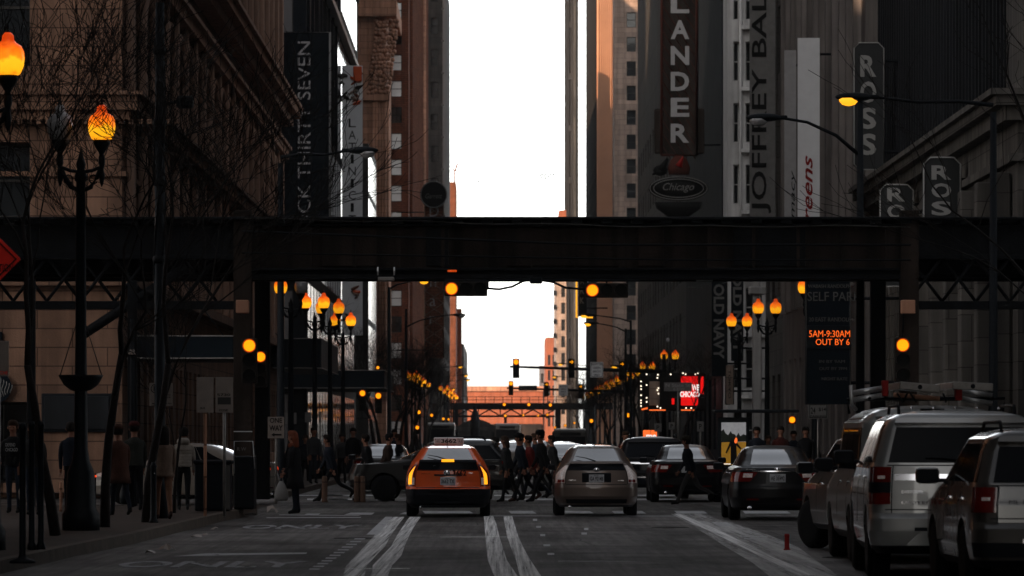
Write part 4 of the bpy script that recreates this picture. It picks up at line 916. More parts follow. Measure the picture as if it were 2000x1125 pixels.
R4 = building('banner_building', 'pale stone building carrying the tall ballet banner', 12.6, 40, 204.1, 217, 50, M['stonegrey'], (grid(1, 3, 1.6, 8), [(26, 29)]), (grid(1.2, 4, 2, 3), [(1, 4.5), (8, 11), (13, 16), (18, 21)]))
R5 = building('white_terracotta_building', 'white terracotta building with stacked bay windows beside the ballet banner', 12.2, 40, 245, 250, 55, M['terracotta'],
    ([(.30, .62), (.95, 1.45), (2.0, 2.5), (3.2, 4.2), (5.2, 6.2)], [(1.0 + i * 3.27, 3.1 + i * 3.27) for i in range(10)]), ([], []), glass=M['glass'], frame=M['terracotta'], depth=.35)
for i in range(10):
    for x in (.8, 1.85): part(R5, 'sill', lambda m, i=i, x=x: (m.bbox(12.2 + x - .1, 12.2 + x + .8, 244.6, 244.99, .45 + i * 3.27, .65 + i * 3.27, M['terracotta'], .03), m.bbox(12.2 + x, 12.2 + x + .7, 244.75, 244.99, .66 + i * 3.27, .95 + i * 3.27, M['terracotta'], .02)))
for x in (.68, 1.6, 1.72): part(R5, 'bay_column', lambda m, x=x: m.tube([(12.2 + x, 244.85, .5), (12.2 + x, 244.85, 34)], .07, M['terracotta'], 8))
R6 = building('dark_theatre_building', 'nearly black building, shade painted in, behind the hanging theatre sign', 12.15, 40, 250.1, 298, 56, M['darkwall'], ([], []), (grid(2, 6, 3, 7), [(1, 5)]))  # near-black wall also stands in for the terracotta building's shaded side
R7 = building('grey_theatre_building', 'grey narrow fronted building left of the vertical theatre sign', 12.2, 40, 298.1, 403, 60, M['greyst'], ([], []), (grid(3, 6, 2.6, 16), [(1, 5), (8, 10), (12, 14), (16, 18), (20, 22), (24, 26)]), depth=.3)
R8 = building('beige_office_building', 'beige stone office building with a column of dark windows right of the ribbed tower', 13.6, 40, 540, 548, 78, M['beige'],
    ([(1.45, 2.55), (3.3, 4.3)], [(1.2 + i * 2.86, 2.95 + i * 2.86) for i in range(18)]), ([], []), glass=M['glass'], depth=.35)
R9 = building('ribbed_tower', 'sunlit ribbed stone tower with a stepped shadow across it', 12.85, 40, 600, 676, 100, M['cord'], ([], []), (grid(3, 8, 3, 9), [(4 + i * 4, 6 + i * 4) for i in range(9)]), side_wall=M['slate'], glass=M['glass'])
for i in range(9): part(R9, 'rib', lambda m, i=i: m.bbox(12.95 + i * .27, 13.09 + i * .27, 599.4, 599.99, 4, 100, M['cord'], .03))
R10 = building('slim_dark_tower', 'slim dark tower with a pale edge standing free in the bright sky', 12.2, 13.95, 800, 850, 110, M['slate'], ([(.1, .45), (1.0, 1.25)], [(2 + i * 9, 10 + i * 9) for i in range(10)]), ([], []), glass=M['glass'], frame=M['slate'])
part(R10, 'edge_strip', lambda m: m.bbox(13.1, 13.5, 799.7, 799.98, 0, 110, M['greyst'], .03))
R11 = building('balcony_building', 'brown building with small black balconies right of the far sky', 10.4, 12.6, 826, 860, 39.8, M['beige'], (grid(.9, 2, .7, 1), [(6 + i * 3, 8 + i * 3) for i in range(9)]), ([], []))
part(R11, 'roof_box', lambda m: m.bbox(10.9, 12.4, 826, 840, 39.8, 42.6, M['brickorange'], .05))
for i in range(10): part(R11, 'balcony', lambda m, i=i: m.bbox(9.9, 10.38, 825.6, 826.6, 12 + i * 2.55, 12.9 + i * 2.55, M['black'], .05))
building('pink_brick_house', 'narrow pinkish building below the balconies at the end of the street', 9.3, 11.6, 900, 930, 21.4, M['brickorange'], (grid(.4, .9, .5, 2), [(4 + i * 3, 6 + i * 3) for i in range(5)]), ([], []))
building('blue_grey_house', 'small blue grey building right of the last stretch of sky', 8.4, 11, 945, 960, 16.6, M['glassmir'], (grid(.4, .9, .5, 2), [(4 + i * 3, 6 + i * 3) for i in range(4)]), ([], []))
EW = building('orange_terminal_building', 'long orange sunlit building closing the street behind the far railway bridge', -8, 9, 930, 960, 11.9, M['brickorange'], (grid(1, 2.6, 1.2, 6), [(1, 3)]), ([], []))
part(EW, 'lower_storey', lambda m: m.bbox(-7.9, 8.9, 928.5, 929.9, 0, 4.6, M['brownsteel'], .1))
part(EW, 'bright_hoarding', lambda m: m.bbox(3.2, 8.6, 927, 927.4, .2, 2.2, M['stonewarm'], .05))
part(EW, 'parapet', lambda m: m.bbox(-8.1, 9.1, 929.6, 930, 11.2, 12.2, M['stonewarm'], .05))
ST = building('arched_station_hall', 'low dark hall with an arched roof under the far railway bridge', -6, 2.4, 590, 604, 2.6, M['greyst'], (grid(.5, 1, .6, 6), [(.4, 1.7)]), ([], []))
part(ST, 'arched_roof', lambda m: m.poly([(-6 + 6.4 * k / 12, 2.6 + 1.5 * math.sin(math.pi * k / 12)) for k in range(13)], 589.5, 604.5, M['greyst']))
# added shadow casters, and blocks near and behind the camera that shade the street
building('shade_tower', 'hidden tower added behind the glass corner building to shade the carved stone front', -60, -17, 336, 412, 85, M['greyst'], ([], []), ([], []))  # unseen tower, added to keep the sun off the carved stone front
part(L5, 'shadow_block', lambda m: m.bbox(-7.8, -6.8, 566.4, 568, 62, 66, M['stonegrey'], .1))  # unseen block, added to step the shadow cast on the ribbed tower
building('near_left_block', 'tall block along the left pavement', -45, -10.4, -90, 78, 60, M['stonegrey'], ([], []), (grid(3, 6, 3, 27), [(1, 4), (8, 11)]))
building('near_right_block', 'tall block along the right pavement', 13.2, 45, -90, 78, 60, M['greyst'], ([], []), (grid(3, 6, 3, 27), [(1, 4), (8, 11)]))
for k, (r, b) in REST.items():
    o = b.build('further_windows', r, True, kind='stuff')

# ------------------------------------------------------------------ elevated railway across the street
EL = thing('elevated_railway', 'dark steel elevated railway crossing the street on riveted columns', 'railway bridge', (1.6, 102, 0))
def elp(name, fn): return part(EL, name, fn)
zt = wz(425, 102); zb = wz(545, 102)
XL, XR = wx(475, 102), wx(1775, 102)
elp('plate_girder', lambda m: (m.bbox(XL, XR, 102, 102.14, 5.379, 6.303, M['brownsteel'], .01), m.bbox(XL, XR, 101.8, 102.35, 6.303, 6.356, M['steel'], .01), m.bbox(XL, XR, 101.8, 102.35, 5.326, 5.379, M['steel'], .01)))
for i in range(15):
    x = XL + (XR - XL) * (i + .5) / 15; elp('stiffener', lambda m, x=x: m.box(x - .035, x + .035, 101.86, 101.998, 5.385, 6.297, M['brownsteel']))
for x, w_, mm in ((-3.9, 1.2, 'rust'), (-1.6, .5, 'steel'), (.2, 2.6, 'brownsteel'), (3.1, .6, 'rust'), (5.2, 1.6, 'steel')):
    elp('splice_plate', lambda m, x=x, w_=w_, mm=mm: m.bbox(x, x + w_, 101.93, 101.997, 5.42, 6.26, M[mm], .01))
def deck(m):
    m.bbox(-40, 40, 101.55, 110.8, 6.432, zt, M['steel'], .02)
    n = 30
    m.tube([(XL + (XR - XL) * k / n, 101.52, 6.453 - .17 * min(1, k / 18) + .02 * math.sin(k)) for k in range(n + 1)], .011, M['greyst'], 6)
    m.tube([(XL + (XR - XL) * k / n, 101.5, 6.174 - .3 * min(1, k / 16)) for k in range(n + 1)], .028, M['black'], 6)
    m.tube([(XL + (XR - XL) * k / n, 101.56, 5.701 - .16 * min(1, k / 20)) for k in range(n + 1)], .022, M['black'], 6)
elp('deck_edge', deck)
for i in range(62):
    x = -19.5 + i * .66; elp('tie_end', lambda m, x=x: m.box(x, x + .24, 101.62, 110.6, 6.356, 6.429, M['black']))
for y in (104.5, 107.5, 110): elp('track_girder', lambda m, y=y: m.bbox(-40, 40, y, y + .2, 5.358, 6.346, M['steel'], .01))
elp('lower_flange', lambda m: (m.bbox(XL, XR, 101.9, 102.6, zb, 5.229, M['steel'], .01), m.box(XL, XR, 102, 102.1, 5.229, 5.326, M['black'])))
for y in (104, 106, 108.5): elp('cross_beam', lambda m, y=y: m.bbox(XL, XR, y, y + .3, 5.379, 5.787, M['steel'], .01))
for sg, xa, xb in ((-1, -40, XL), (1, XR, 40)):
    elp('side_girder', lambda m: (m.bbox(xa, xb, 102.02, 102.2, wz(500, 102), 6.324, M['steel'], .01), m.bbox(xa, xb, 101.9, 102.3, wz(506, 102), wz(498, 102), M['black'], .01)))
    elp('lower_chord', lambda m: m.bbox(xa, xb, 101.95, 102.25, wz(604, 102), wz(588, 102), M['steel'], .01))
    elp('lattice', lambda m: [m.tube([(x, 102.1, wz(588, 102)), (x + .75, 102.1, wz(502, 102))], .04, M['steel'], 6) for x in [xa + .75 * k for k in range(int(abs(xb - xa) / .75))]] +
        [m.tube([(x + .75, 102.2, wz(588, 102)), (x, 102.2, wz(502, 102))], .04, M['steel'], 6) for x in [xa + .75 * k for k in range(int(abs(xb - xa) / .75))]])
def col(m, x):
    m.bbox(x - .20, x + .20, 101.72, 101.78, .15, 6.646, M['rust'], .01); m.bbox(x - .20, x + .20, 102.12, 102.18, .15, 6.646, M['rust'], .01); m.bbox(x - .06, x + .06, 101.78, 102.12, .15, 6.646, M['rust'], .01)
    m.bbox(x - .28, x + .28, 101.6, 102.3, .1, .35, M['rust'], .03)
    for k in range(40): 
        for s in (-.15, .15): m.ball((x + s, 101.715, .5 + k * .145), .014, .014, .014, M['rust'], 6, 4)
for x in (XL, XR): elp('column', lambda m: col(m, x))
for x in (-9.4,): elp('knee_brace', lambda m: m.tube([(-9.2, 102, 3.9), (-6.9, 102, 5.4)], .11, M['steel'], 8))
for y in (110.2,):
    for x in (XL, XR): elp('column', lambda m: m.bbox(x - .18, x + .18, y, y + .3, .15, 6.324, M['steel'], .02))
elp('work_lamp', lambda m: (m.bbox(wx(738, 101.3), wx(770, 101.3), 101.2, 101.45, wz(549, 101.3), wz(541, 101.3), M['signback'], .02), m.tube([(wx(738, 101.3), 101.3, 5.197), (wx(738, 101.3), 101.3, 5.379)], .02, M['lightmetal'], 6), m.tube([(wx(770, 101.3), 101.3, 5.197), (wx(770, 101.3), 101.3, 5.379)], .02, M['lightmetal'], 6)))
elp('red_marker_lamp', lambda m: m.bbox(wx(874, 101.3), wx(892, 101.3), 101.3, 101.4, wz(531, 101.3), wz(527, 101.3), M['sigrim'], .01))
elp('conduit', lambda m: (m.tube([(wx(x, 101.4), 101.4, wz(y, 101.4)) for x, y in ((950, 563), (975, 565), (1000, 560), (1022, 549), (1040, 547), (1060, 548), (1080, 551), (1105, 562), (1140, 565))], .028, M['black'], 6), m.tube([(wx(870, 101.4), 101.4, wz(548, 101.4)), (wx(1250, 101.4), 101.4, wz(548, 101.4))], .03, M['black'], 6)))
elp('junction_box', lambda m: m.bbox(wx(1035, 101.3), wx(1059, 101.3), 101.25, 101.45, wz(554, 101.3), wz(541, 101.3), M['black'], .02))
elp('control_box', lambda m: m.bbox(wx(461, 101.4), wx(486, 101.4), 101.3, 101.6, wz(612, 101.4), wz(586, 101.4), M['stonewarm'], .02))
elp('control_box', lambda m: (m.bbox(wx(1760, 101.4), wx(1787, 101.4), 101.3, 101.6, wz(613, 101.4), wz(586, 101.4), M['stonewarm'], .02), m.tube([(wx(1765, 101.4), 101.4, wz(613, 101.4)), (wx(1763, 101.4), 101.4, wz(650, 101.4))], .02, M['black'], 6)))
part(EL, 'fluorescent_lamp', lambda m: (m.bbox(wx(1360, 104), wx(1392, 104), 104, 104.1, wz(549, 104), wz(546, 104), M['lightmetal'], .01), m.bbox(wx(1344, 104), wx(1372, 104), 104, 104.1, wz(562, 104), wz(560, 104), M['lightmetal'], .01)))
# far railway bridge
E2 = thing('far_railway_bridge', 'far elevated railway with arched trusses and railings at the end of the street', 'railway bridge', (1, 570, 0))
part(E2, 'girder', lambda m: m.bbox(-14, 18, 570, 571, wz(800, 570), wz(787, 570), M['steel'], .05))
part(E2, 'railing', lambda m: [m.tube([(-6 + k * 1.1, 570, wz(787, 570)), (-6 + k * 1.1, 570, wz(775, 570))], .04, M['black'], 4) for k in range(14)] + [m.tube([(-8, 570, wz(y, 570)), (9, 570, wz(y, 570))], .035, M['black'], 4) for y in (775, 781)])
def truss(m):
    for x0 in (-6.5, -3.8, -1.1, 1.6, 4.3):
        m.tube([(x0, 570.2, wz(800, 570)), (x0 + 1.35, 570.2, wz(812, 570)), (x0 + 2.7, 570.2, wz(800, 570))], .10, M['black'], 6)
        m.tube([(x0 + 1.35, 570.2, wz(800, 570)), (x0 + 1.35, 570.2, wz(812, 570))], .08, M['black'], 6)
    m.bbox(-6.5, 7, 570.1, 570.3, wz(815, 570), wz(811, 570), M['black'], .03)
part(E2, 'truss', truss)
for x in (-5.3, 7.4): part(E2, 'column', lambda m, x=x: m.bbox(x - .35, x + .35, 570, 570.6, 0, 5.4, M['steel'], .05))
E2s = thing('water_tank_silhouette', 'dark domed kiosk standing before the far railway bridge', 'kiosk', (wx(928, 500), 500, 0))
part(E2s, 'tower', lambda m: m.lathe([(.5, 0), (.5, 3.6), (.42, 4.2), (.12, 4.9), (.05, 5.3)], (wx(928, 500), 500, 0), M['black'], 12))
# ------------------------------------------------------------------ lamps
def globe_parts(root, x, z, lit, s=1, y=0):
    g = MB(); T = Matrix.Translation((x, y, z)) @ Matrix.Scale(s, 4)
    pr = [(.11, -.25), (.165, -.215), (.205, -.12), (.218, -.02), (.21, .07), (.175, .14), (.11, .185), (.082, .22), (.075, .28), (.04, .32)]
    g.lathe(pr, (0, 0, 0), M['lampglow'] if lit else M['lampdead'], 20, T=T); o = g.build('lamp_globe', root)
    f = MB(); f.lathe([(.04, .31), (.012, .36), (.022, .39), (.0, .46)], (0, 0, 0), M['black'], 8, T=T)
    f.lathe([(.05, -.52), (.035, -.46), (.07, -.40), (.13, -.30), (.14, -.24), (.10, -.23)], (0, 0, 0), M['black'], 14, T=T)
    f.lathe([(.005, -.98), (.03, -.92), (.05, -.80), (.03, -.70), (.055, -.6), (.05, -.5)], (0, 0, 0), M['black'], 10, T=T)
    f.build('lamp_holder', root)
def twin_lamp(label, x, y, lits=(1, 1), rz=0, group='twin globe street lamps', hz=6.57, basket=False):
    root = thing('street_lamp', label, 'street lamp', (x, y, .15), rz, group); z = hz - .15
    p = MB(); p.lathe([(.30, 0), (.30, .25), (.24, .35), (.22, .9), (.14, 1.1), (.11, 1.3), (.09, 3), (.075, z - .9), (.10, z - .88), (.10, z - .8), (.06, z - .7), (.08, z - .62), (.04, z - .5), (.0, z - .35)], (0, 0, 0), M['black'], 14); p.build('pole', root)
    a = MB()
    for sg in (-1, 1):
        a.tube([(0, 0, z - 1.05), (sg * .16, 0, z - .98), (sg * .27, 0, z - .8), (sg * .33, 0, z - .62)], [.035, .04, .04, .03], M['black'], 8)
        a.tube([(0, 0, z - .75), (sg * .18, 0, z - .72), (sg * .33, 0, z - .66)], .028, M['black'], 8)
        a.tube([(sg * .2 + .07 * math.cos(t * .8), 0, z - .86 + .07 * math.sin(t * .8)) for t in range(8)], .014, M['black'], 6)
    a.build('scroll_arm', root)
    for sg, l in zip((-1, 1), lits): globe_parts(root, sg * .33, z, l)
    if basket:
        b = MB(); b.lathe([(.06, 2.20), (.16, 2.22), (.27, 2.30), (.34, 2.42), (.36, 2.46), (.33, 2.46)], (0, 0, 0), M['black'], 16)
        for sg in (-1, 1): b.tube([(sg * .33, 0, 2.45), (0, 0, 3.5)], .008, M['black'], 5)
        b.build('planter_basket', root)
    return root
twin_lamp('twin globe lamp cut off by the left edge with its right globe lit', wx(-34, 60), 60)
twin_lamp('near twin globe lamp with dark left globe, lit right globe and planter bowl', wx(158, 73), 73, (0, 1), basket=True)
twin_lamp('twin globe lamp just behind the railway column with lit left and dark right globe', -6.75, 150, (1, 0))
twin_lamp('twin lit globe lamp under the railway in front of the dark canopy', -6.65, 167)
twin_lamp('second twin lit globe lamp under the railway, slightly lower than the one before it', -6.35, 174)
twin_lamp('twin lit globe lamp beside the swirl painted sign under the railway', -6.5, 193)
twin_lamp('highest twin lit globe lamp at right, in front of the parking sign', 10.3, 150)
twin_lamp('middle twin lit globe lamp at right, below the stone column', 10.15, 174)
twin_lamp('lower twin lit globe lamp at right, in front of the hanging store signs', 10.15, 194)
twin_lamp('twin globe lamp above the red theatre front', 10.2, 274)
twin_lamp('twin globe lamp left of the red theatre front', 10.2, 315)
ORD = ['nearest', 'second', 'third', 'fourth', 'fifth', 'sixth', 'seventh', 'eighth', 'ninth', 'tenth', 'eleventh', 'twelfth', 'thirteenth', 'farthest']
for k, d in enumerate((346, 364, 383, 402, 420, 441, 462, 486, 512, 540)): twin_lamp('%s twin globe lamp of the rising row above the dark trees at right' % ORD[k], 10.2, d, group='distant lamps in the right row')
for k, d in enumerate((358, 372, 395, 420)): twin_lamp(ORD[k] + ' twin globe lamp in the falling row above the dark trees at left', -6.7, d, group='distant lamps in the left row')
for k, d in enumerate((452, 486, 520, 550)): twin_lamp(ORD[k] + ' small far lamp at the left kerb beyond the brick building', -5.3, d, group='small far lamps on the left')

def cobra(label, px, d, head_px, head_py, lit, post_x=None, hz=None, name='street_lamp', curve=.9):
    X = wx(px, d); hx, hzz = wx(head_px, d), wz(head_py, d)
    root = thing(name, label, 'street lamp', (X, d, .15)); sg = 1 if hx > X else -1
    L_ = abs(hx - X)
    p = MB(); p.lathe([(.16, 0), (.16, .4), (.11, .5), (.07, hzz - .15 + (.4 if curve > .5 else -.3))], (0, 0, 0), M['black'], 10); p.build('pole', root)
    a = MB(); z = hzz - .15
    a.tube([(0, 0, z - curve), (sg * L_ * .25, 0, z - curve * .45), (sg * L_ * .55, 0, z - .08), (sg * L_ * .9, 0, z + .05)], [.05, .04, .035, .03], M['black'], 8); a.build('arm', root)
    h = MB(); h.ball((sg * L_, 0, z + .03), .42, .16, .10, M['black'], 16, 8); h.bbox(sg * L_ * 1 - .42 * sg - .12, sg * L_ - .42 * sg + .12, -.06, .06, z - .02, z + .08, M['black'], .03); h.build('lamp_head', root)
    g = MB(); g.lathe([(.03, -.17), (.14, -.14), (.20, -.07), (.22, 0)], (sg * (L_ + .12), 0, z), M['lampcore'] if lit else M['lampdead'], 16, sy=.7); g.build('lamp_bowl', root)
cobra('right street lamp with a bright amber bowl and long level arm', 1940, 101, 1668, 192, 1, curve=.15)
cobra('unlit street lamp on a curved arm in front of the ballet banner', 1680, 106, 1492, 232, 0, curve=.85)
cobra('unlit street lamp crossing the painted blade sign at left', 548, 119, 708, 296, 0, curve=.15)
cobra('unlit street lamp with curved arm against the sky under the railway', 793, 277, 897, 616, 0, curve=.7)
cobra('lit street lamp peeping below the railway beside the diamond patterned sign', 760, 214, 823, 548, 1, curve=.4)
cobra('lit street lamp below the hanging park sign', 1222, 285, 1152, 632, 1, curve=.5)
cobra('second lit street lamp just above the lower one at the park sign', 1232, 280, 1145, 616, 1, curve=.4)
for k, (px, py, d, pole) in enumerate(((897, 716, 475, 842), (908, 733, 520, 860), (912, 742, 560, 872), (884, 760, 600, 850))): cobra(ORD[k] + ' far street lamp reaching over the left lane below the grey tower', pole, d, px, py, 1, curve=.3)
for k, (px, py, d, pole) in enumerate(((1203, 716, 330, 1260), (1097, 711, 459, 1160), (1085, 736, 545, 1140))): cobra(ORD[k] + ' far street lamp reaching over the right lane behind the green arrows', pole, d, px, py, 1, curve=.3)

# ------------------------------------------------------------------ traffic signals
def signal(label, px, py, d, horiz=False, n=3, lit=0, arrow=False, r=None, group=None, side=0, standoff=0):
    """lens centre of the lit section at (px, py)"""
    r = r or .14; P = at(px, py, d); root = thing('traffic_light', label, 'traffic light', P, group=group); st = r * 2.45
    if horiz: x0, x1, z0, z1 = -r * 1.25, st * (n - 1) + r * 1.25, -r * 1.25, r * 1.25
    else: x0, x1, z0, z1 = -r * 1.25, r * 1.25, -st * (n - 1) - r * 1.25, r * 1.25
    h = MB(); h.bbox(x0, x1, 0, .2, z0, z1, M['siggreen'], .02)
    for k in range(n):
        c = (k * st, 0) if horiz else (0, -k * st)
        h.add([(c[0] + rr * math.cos(t * math.pi / 8), y, c[1] + rr * math.sin(t * math.pi / 8)) for y in (.0, -.16) for rr in (r * 1.12,) for t in range(-1, 10)], [(i, i + 1, i + 12, i + 11) for i in range(10)], M['siggreen'])
    if n > 1: h.tube([((x0 + x1) / 2, .1, z1 - .01), ((x0 + x1) / 2, .1, z1 + .08)], .02, M['black'], 6)
    h.build('housing', root)
    for k in range(n):
        c = (k * st, -.012, 0) if horiz else (0, -.012, -k * st)
        if k == lit:
            if arrow:
                a = MB(); a.disc((c[0], -.004, c[2]), r, .008, M['sigoff'])
                s = r * .9
                a.tube([(c[0] - s * .8, -.03, c[2]), (c[0] + s * .7, -.03, c[2])], s * .17, M['sig'], 6)
                a.tube([(c[0] + s * .1, -.03, c[2] + s * .65), (c[0] + s * .75, -.03, c[2]), (c[0] + s * .1, -.03, c[2] - s * .65)], s * .17, M['sig'], 6); a.build('arrow_lens', root)
            else:
                a = MB(); a.disc(c, r * 1.1, .006, M['sigrim'], 24); a.disc((c[0], -.02, c[2]), r * .92, .02, M['sig'], 24); a.build('lit_lens', root)
        else: a = MB(); a.disc(c, r, .01, M['sigoff']); a.build('lens', root)
    return root
s1 = signal('horizontal traffic light hanging under the railway, left, lit at its left end', 882, 564, 101.3, True, 3, r=.128)
part(s1, 'bracket', lambda m: [m.box(wx(x, 101.3) - .02, wx(x, 101.3) + .02, 101.35, 101.5, wz(565, 101.3), wz(545, 101.3), M['black']) for x in (868, 953)])
s2 = signal('horizontal traffic light hanging under the railway, right, with hooded lit lens', 1157, 567, 101.3, True, 3, r=.128)
part(s2, 'bracket', lambda m: [m.box(wx(x, 101.3) - .02, wx(x, 101.3) + .02, 101.35, 101.5, wz(565, 101.3), wz(545, 101.3), M['black']) for x in (1145, 1225)])
signal('traffic light on the left railway column with a full amber lens', 487, 675, 101.2, r=.135)
signal('half hidden traffic light turned aside next to the left railway column', 509, 697, 102.9, r=.11)
signal('traffic light on the right railway column above the van ladders', 1763, 674, 101.2, r=.135)
signal('vertical traffic light at the tip of the nearer mast arm against the sky', 1008, 707, 265, r=.15)
signal('green arrow light left of the white sign on the nearer mast arm', 1116, 707, 265, arrow=True, r=.15)
signal('green arrow light right of the white sign on the nearer mast arm', 1215, 711, 265, arrow=True, r=.15)
signal('vertical traffic light at the tip of the farther mast arm', 998, 749, 360, r=.15)
signal('arrow light in the middle of the farther mast arm', 1067, 751, 360, arrow=True, r=.15)
signal('arrow light at the right of the farther mast arm', 1134, 755, 360, arrow=True, r=.15)
signal('pedestal traffic light below the long canopy, left of its neighbour', 708, 768, 225, r=.14)
signal('pedestal traffic light below the long canopy, nearest the orange taxi', 739, 773, 225, r=.14)
def mast(label, d, py, x0, x1, postx, slope=0):
    X = wx(postx, d); root = thing('signal_mast', label, 'signal mast', (X, d, .15))
    part(root, 'pole', lambda m: m.lathe([(.15, 0), (.11, wz(py, d) + .6)], (X, d, .15), M['black'], 10))
    part(root, 'mast_arm', lambda m: m.tube([(wx(x0, d), d + .25, wz(py - 1, d)), (wx(x1, d), d + .25, wz(py + slope, d))], [.06, .13], M['black'], 8))
mast('signal mast whose long arm reaches left over the street beyond the junction', 265, 717, 996, 1300, 1297, 9)
mast('farther signal mast with an arm crossing above the orange building', 360, 759, 990, 1225, 1222, 6)
for px, py, lab in ((985, 790, 'left'), (1033, 790, 'middle'), (1075, 791, 'right')): signal('tiny far traffic light, %s of the three on the far bridge girder' % lab, px, py, 520, r=.17, n=2)
fars = [(987, 812, 500, .13), (987, 818, 520, .13), (1022, 811, 520, .1), (1051, 812, 540, .1), (1069, 810, 530, .12), (792, 801, 350, .12), (818, 805, 350, .14), (815, 835, 300, .12), (843, 811, 420, .13), (866, 818, 430, .12), (876, 819, 430, .1), (1155, 822, 330, .13), (1227, 811, 300, .13), (1122, 826, 440, .09), (1104, 831, 430, .10), (1084, 835, 440, .10), (738, 718, 240, .08), (1547, 820, 130, .09)]
for i, (px, py, d, r_) in enumerate(fars):
    nearest = ['above the first far bus roof', 'just below the other one left of the far bus', 'above the pale far bus', 'over the distant traffic', 'right of the far bridge truss', 'between the canopy and the taxi roof, upper left', 'over the bus at left', 'directly above the left side of the taxi', 'right of the bus roof, higher', 'right of the bus roof', 'right of the bus roof, smallest', 'above the right side of the grey hatchback', 'above the black cars at right', 'among the dark trees right of the sky, top', 'among the dark trees right of the sky, middle', 'among the dark trees right of the sky, bottom', 'on top of the long canopy', 'beside the stone column behind the black sedan'][i]
    signal('small distant signal ' + nearest, px, py, d, n=2 if r_ > .1 else 1, r=r_)

# ------------------------------------------------------------------ signs
def flat_sign(label, px0, px1, py0, py1, d, texts=(), board=None, post=None, name='road_sign', cat='sign', ink=None, border=False, th=.02, posts=True, rot=0, extra=None, bolt=True):
    x0, x1, z1, z0 = wx(px0, d), wx(px1, d), wz(py0, d), wz(py1, d)
    root = thing(name, label, cat, ((x0 + x1) / 2, d, z0)); ink = ink or M['signink']
    part(root, 'sign_board', lambda m: m.bbox(x0, x1, d, d + th, z0, z1, board or M['signwhite'], .008))
    if border:
        b = .02 * 0 + (x1 - x0) * .03; e = (x1 - x0) * .05
        part(root, 'border', lambda m: [m.box(*q, ink) for q in ((x0 + e, x1 - e, d - .004, d - .001, z0 + e, z0 + e + b), (x0 + e, x1 - e, d - .004, d - .001, z1 - e - b, z1 - e), (x0 + e, x0 + e + b, d - .004, d - .001, z0 + e + b, z1 - e - b), (x1 - e - b, x1 - e, d - .004, d - .001, z0 + e + b, z1 - e - b))])
    if texts:
        def tx(m):
            for t, cx, cy, tw, th_, r in texts: m.text(t, wx(cx, d), d - .001, wz(cy, d), tw * d / F, th_ * d / F, ink, th=.006, rot=r, bold=.012)
        part(root, 'lettering', tx)
    if posts: part(root, 'post', lambda m: m.tube([((x0 + x1) / 2, d + th + .03, .15 if posts is True else posts), ((x0 + x1) / 2, d + th + .03, z1)], .03, M['signback'] if post is None else post, 8))
    if extra: extra(root, x0, x1, z0, z1, d)
    return root
cs = thing('construction_sign', 'red diamond construction sign cut off by the left edge', 'sign', at(-8, 506, 52))
part(cs, 'sign_board', lambda m: (m.poly([(wx(-8 + 47 * a, 52), wz(506 + 47 * b, 52)) for a, b in ((0, -1.03), (.04, -1), (1, -.04), (1.0, .04), (.04, 1), (-.04, 1), (-1, .04), (-1, -.04), (-.04, -1))], 52, 52.03, M['signred'])))
part(cs, 'border', lambda m: [m.poly([(wx(-8 + 41 * a[0], 52), wz(506 + 41 * a[1], 52)), (wx(-8 + 41 * b[0], 52), wz(506 + 41 * b[1], 52)), (wx(-8 + 37.5 * b[0], 52), wz(506 + 37.5 * b[1], 52)), (wx(-8 + 37.5 * a[0], 52), wz(506 + 37.5 * a[1], 52))], 51.985, 51.998, M['signink']) for a, b in (((0, -1), (1, 0)), ((1, 0), (0, 1)), ((0, 1), (-1, 0)), ((-1, 0), (0, -1)))])
part(cs, 'lettering', lambda m: (m.text('CONSTRUCTION', wx(-20, 52), 51.997, wz(523, 52), 92 * 52 / F, 15 * 52 / F, M['signink'], th=.008, bold=.01),))
part(cs, 'post', lambda m: m.tube([(wx(-8, 52), 52.06, .15), (wx(-8, 52), 52.06, wz(470, 52))], .035, M['black'], 8))
flat_sign('white parking sign with red lower text at the left edge', -24, 17, 666, 735, 66, [('TOW ZONE', -3, 728, 36, 7, 0)], ink=M['signred'])
flat_sign('no parking sign with a circled letter between the tree trunks', 292, 337, 748, 793, 84, [('P', 303, 759, 6, 9, 0), ('NO PARKING', 318, 771, 30, 3, 0), ('LOADING ZONE', 318, 776, 30, 3, 0), ('7AM - 6PM', 316, 781, 20, 3, 0), ('MON THRU FRI', 316, 788, 38, 2.5, 0)],
    extra=lambda r, x0, x1, z0, z1, d: part(r, 'circle', lambda m: m.tube([(wx(303, d) + .075 * math.cos(t * .349), d - .006, wz(759, d) + .075 * math.sin(t * .349)) for t in range(19)], .008, M['signink'], 5)))
flat_sign('blank pale sign, left of the pair near the railway column', 384, 417, 737, 806, 86, [('BUS', 396, 797, 9, 4, 0)], post=M['stonewarm'])
flat_sign('pale sign with small number, right of the pair near the railway column', 421, 455, 737, 806, 86, [('5730', 437, 771, 26, 5, 0), ('ZONE', 436, 801, 18, 4, 0)], post=M['signback'],
    extra=lambda r, x0, x1, z0, z1, d: part(r, 'grey_picture', lambda m: m.box(x0 + .04, x1 - .04, d - .004, d - .001, wz(790, d), wz(776, d), M['greyst'])))
flat_sign('one way sign with an arrow beside the steel column', 523, 555, 814, 856, 103, [('ONE', 539, 821, 24, 10, 0), ('WAY', 539, 836, 26, 11, 0)],
    extra=lambda r, x0, x1, z0, z1, d: part(r, 'arrow', lambda m: m.poly([(wx(a, d), wz(b, d)) for a, b in ((530, 849), (536, 845), (536, 847.5), (550, 847.5), (550, 850.5), (536, 850.5), (536, 853))], d - .008, d - .001, M['signink'])))
